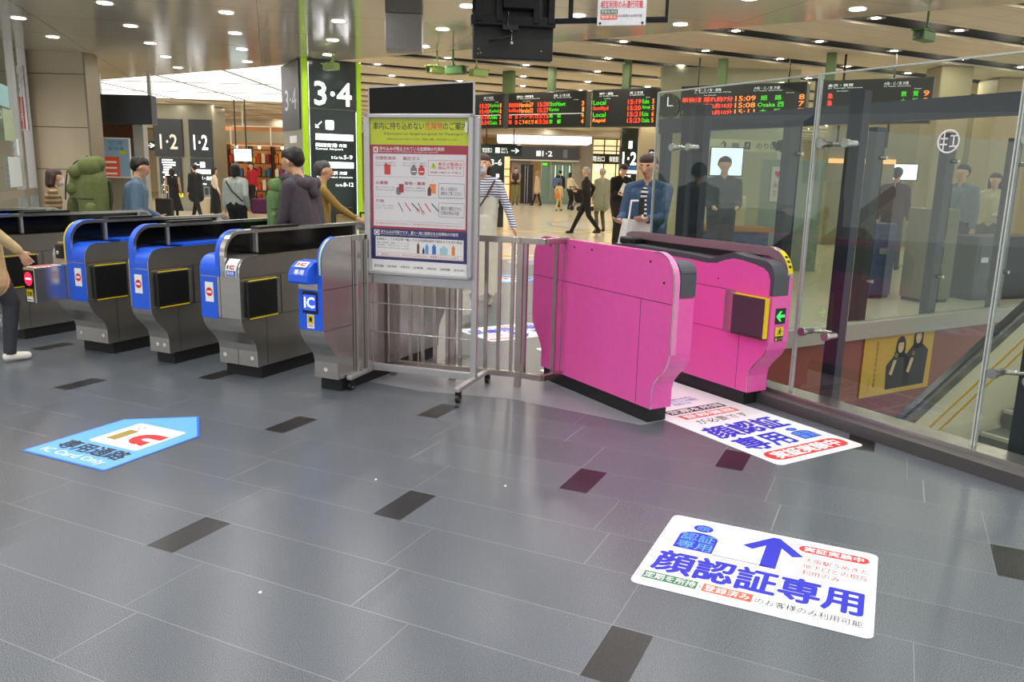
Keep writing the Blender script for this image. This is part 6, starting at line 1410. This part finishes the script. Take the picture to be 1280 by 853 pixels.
# far group by the lifts
FG = 'people by the far lift hall'
person('person in dark vest and olive trousers standing at the far warm shop front', (-.02, 39, 0), R(180), 1.75, dict(top=C('dark_vest', '35302c'), bottom=C('olive', '7d7642'), arm=C('tan_arm', 'b98a66')), dict(sleeve_key='arm', rh=(.1, .3, 1.1), lh=(-.1, .3, 1.1), coat=0), vox=.026, group=FG, bulk=1.25)
person('woman in white top and dark patterned skirt left of the olive-trousered person', (-.75, 39, 0), R(150), 1.7, dict(top=C('white', 'dedad2'), bottom=C('charcoal', '2e2b2c')), dict(skirt=.5, flare=.2, rh=(.1, .3, 1.0)), vox=.026, hair='bob', group=FG)
person('woman in beige coat walking left with a pale bag, before the dark lift door', (1.02, 39, 0), R(70), 1.62, dict(top=C('beige', 'cdb795'), bottom=C('navy', '1f2432')), dict(coat=1, feet=((.1, .25), (-.1, -.25)), rh=(.28, .2, .8)), vox=.026, hair='long', hair_m=mat('blond_brown_hair', '9a7a52', .6), group=FG)
person('person in black top with blue bag before the greenish lift front', (2.05, 38, 0), R(20), 1.68, dict(top=C('black', '18181b'), bottom=C('grey_trousers', '5a564e')), dict(feet=((.1, .3), (-.1, -.25))), vox=.026, group=FG)
b = MB(cloth('steel_blue', '4f6c92')); b.box(-.22, .22, -.1, .1, 0, .38, None, .05); b.tube([(-.12, 0, .36), (0, 0, .55), (.12, 0, .36)], .012, BLACK); simple('shoulder_bag', b, 'steel blue bag of the person before the greenish lift front', 'bag', (1.9, 37.7, .95))
person('small child in beige outfit with orange bag, in front of the far lifts', (1.80, 34, 0), R(-30), 1.2, dict(top=C('sand', 'd0b483'), bottom=C('sand', 'd0b483')), dict(feet=((.08, .15), (-.08, -.12))), vox=.024, hair='bob', hair_m=HAIR_N, group=FG)
b = MB(mat('orange_bag', 'd97a2a', .6)); b.box(-.1, .1, -.05, .05, 0, .2, None, .03); b.tube([(-.06, 0, .19), (0, 0, .4), (.06, 0, .19)], .008, BLACK); simple('small_bag', b, 'tiny orange bag on the beige-clad child', 'bag', (1.72, 33.85, .52))
person('adult in cream jacket pushing the black stroller in the far hall', (2.35, 35.4, 0), R(-60), 1.58, dict(top=C('cream', 'd9ccb0'), bottom=C('black', '18181b')), dict(rh=(.1, .4, 1.0), lh=(-.1, .4, 1.0)), vox=.026, hair='bob', group=FG)
t = thing('stroller', 'black stroller pushed in the far hall beside the beige-clad child', 'stroller', (2.80, 34.6, 0), R(-60))
b = MB(BLACK); b.tube([(-.2, -.5, 1.0), (-.22, .0, .45), (-.22, .4, .1)], .02, BLACK); b.tube([(.2, -.5, 1.0), (.22, .0, .45), (.22, .4, .1)], .02, BLACK); b.tube([(-.2, -.5, 1.0), (.2, -.5, 1.0)], .02, BLACK); b.tube([(-.22, 0, .45), (-.24, -.3, .1)], .02, BLACK); b.tube([(.22, 0, .45), (.24, -.3, .1)], .02, BLACK); b.build('frame', t)
for x in (-.25, .25):
    for y in (-.3, .4): b = MB(BLACK); b.cyl((x - .02, y, .1), (x + .02, y, .1), .1); b.build('wheel', t)
remesh([((-.12, -.05, .45), (.12, -.05, .45), .13, .13, 'a'), ((-.12, -.2, .75), (.12, -.2, .75), .16, .16, 'a'), ((0, -.15, .5), (0, -.2, .75), .18, .18, 'a')], .03, dict(a=cloth('black', '18181b')), 'seat_hood', t, 2)
person('toddler with bare legs sitting in the black stroller', (2.86, 34.5, .42), R(-60), .62, dict(top=C('rose', 'c99a8a'), bottom=SKIN), dict(hipz=.5, feet=((.12, .5), (-.12, .5)), lift=(.1, .1)), vox=.04, group=FG)
# behind the glass
person('staff member in dark uniform before the bright office monitor, behind glass', (2.86, 11.3, 0), R(175), 1.74, dict(top=C('dark_uniform', '3a4048'), bottom=C('navy_trousers', '20242e')), dict(rh=(.15, .3, 1.05), lh=(-.15, .3, 1.05)), vox=.014, bulk=1.2)
person('passenger in dark jacket with backpack between the olive cabinet and kiosk screen', (6.3, 13.6, 0), R(-40), 1.7, dict(top=C('maroon_dark', '4a2a30'), bottom=C('dark_trousers', '2b2d33')), dict(feet=((.1, .2), (-.1, -.2))), vox=.02)
person('passenger in pale pink top standing far behind the middle glass pane', (5.35, 15.6, 0), R(160), 1.62, dict(top=C('salmon', 'd09a84'), bottom=C('beige_trousers', 'b8a888')), {}, vox=.02, hair='long', hair_m=HAIR_N)
person('passenger in grey-blue shirt at the far right behind the glass', (6.2, 11.4, 0), R(120), 1.72, dict(top=C('grey_blue', '76808c'), bottom=C('charcoal', '2e2b2c')), dict(rh=(.1, .3, 1.1)), vox=.016, bulk=1.2)
person('passenger in pale yellow top beside the grey-blue shirted one behind the glass', (6.95, 11.9, 0), R(140), 1.62, dict(top=C('pale_yellow', 'c8bd92'), bottom=C('grey_trousers', '5a564e')), dict(lh=(-.1, .3, 1.1)), vox=.016, hair='bob', bulk=1.1)
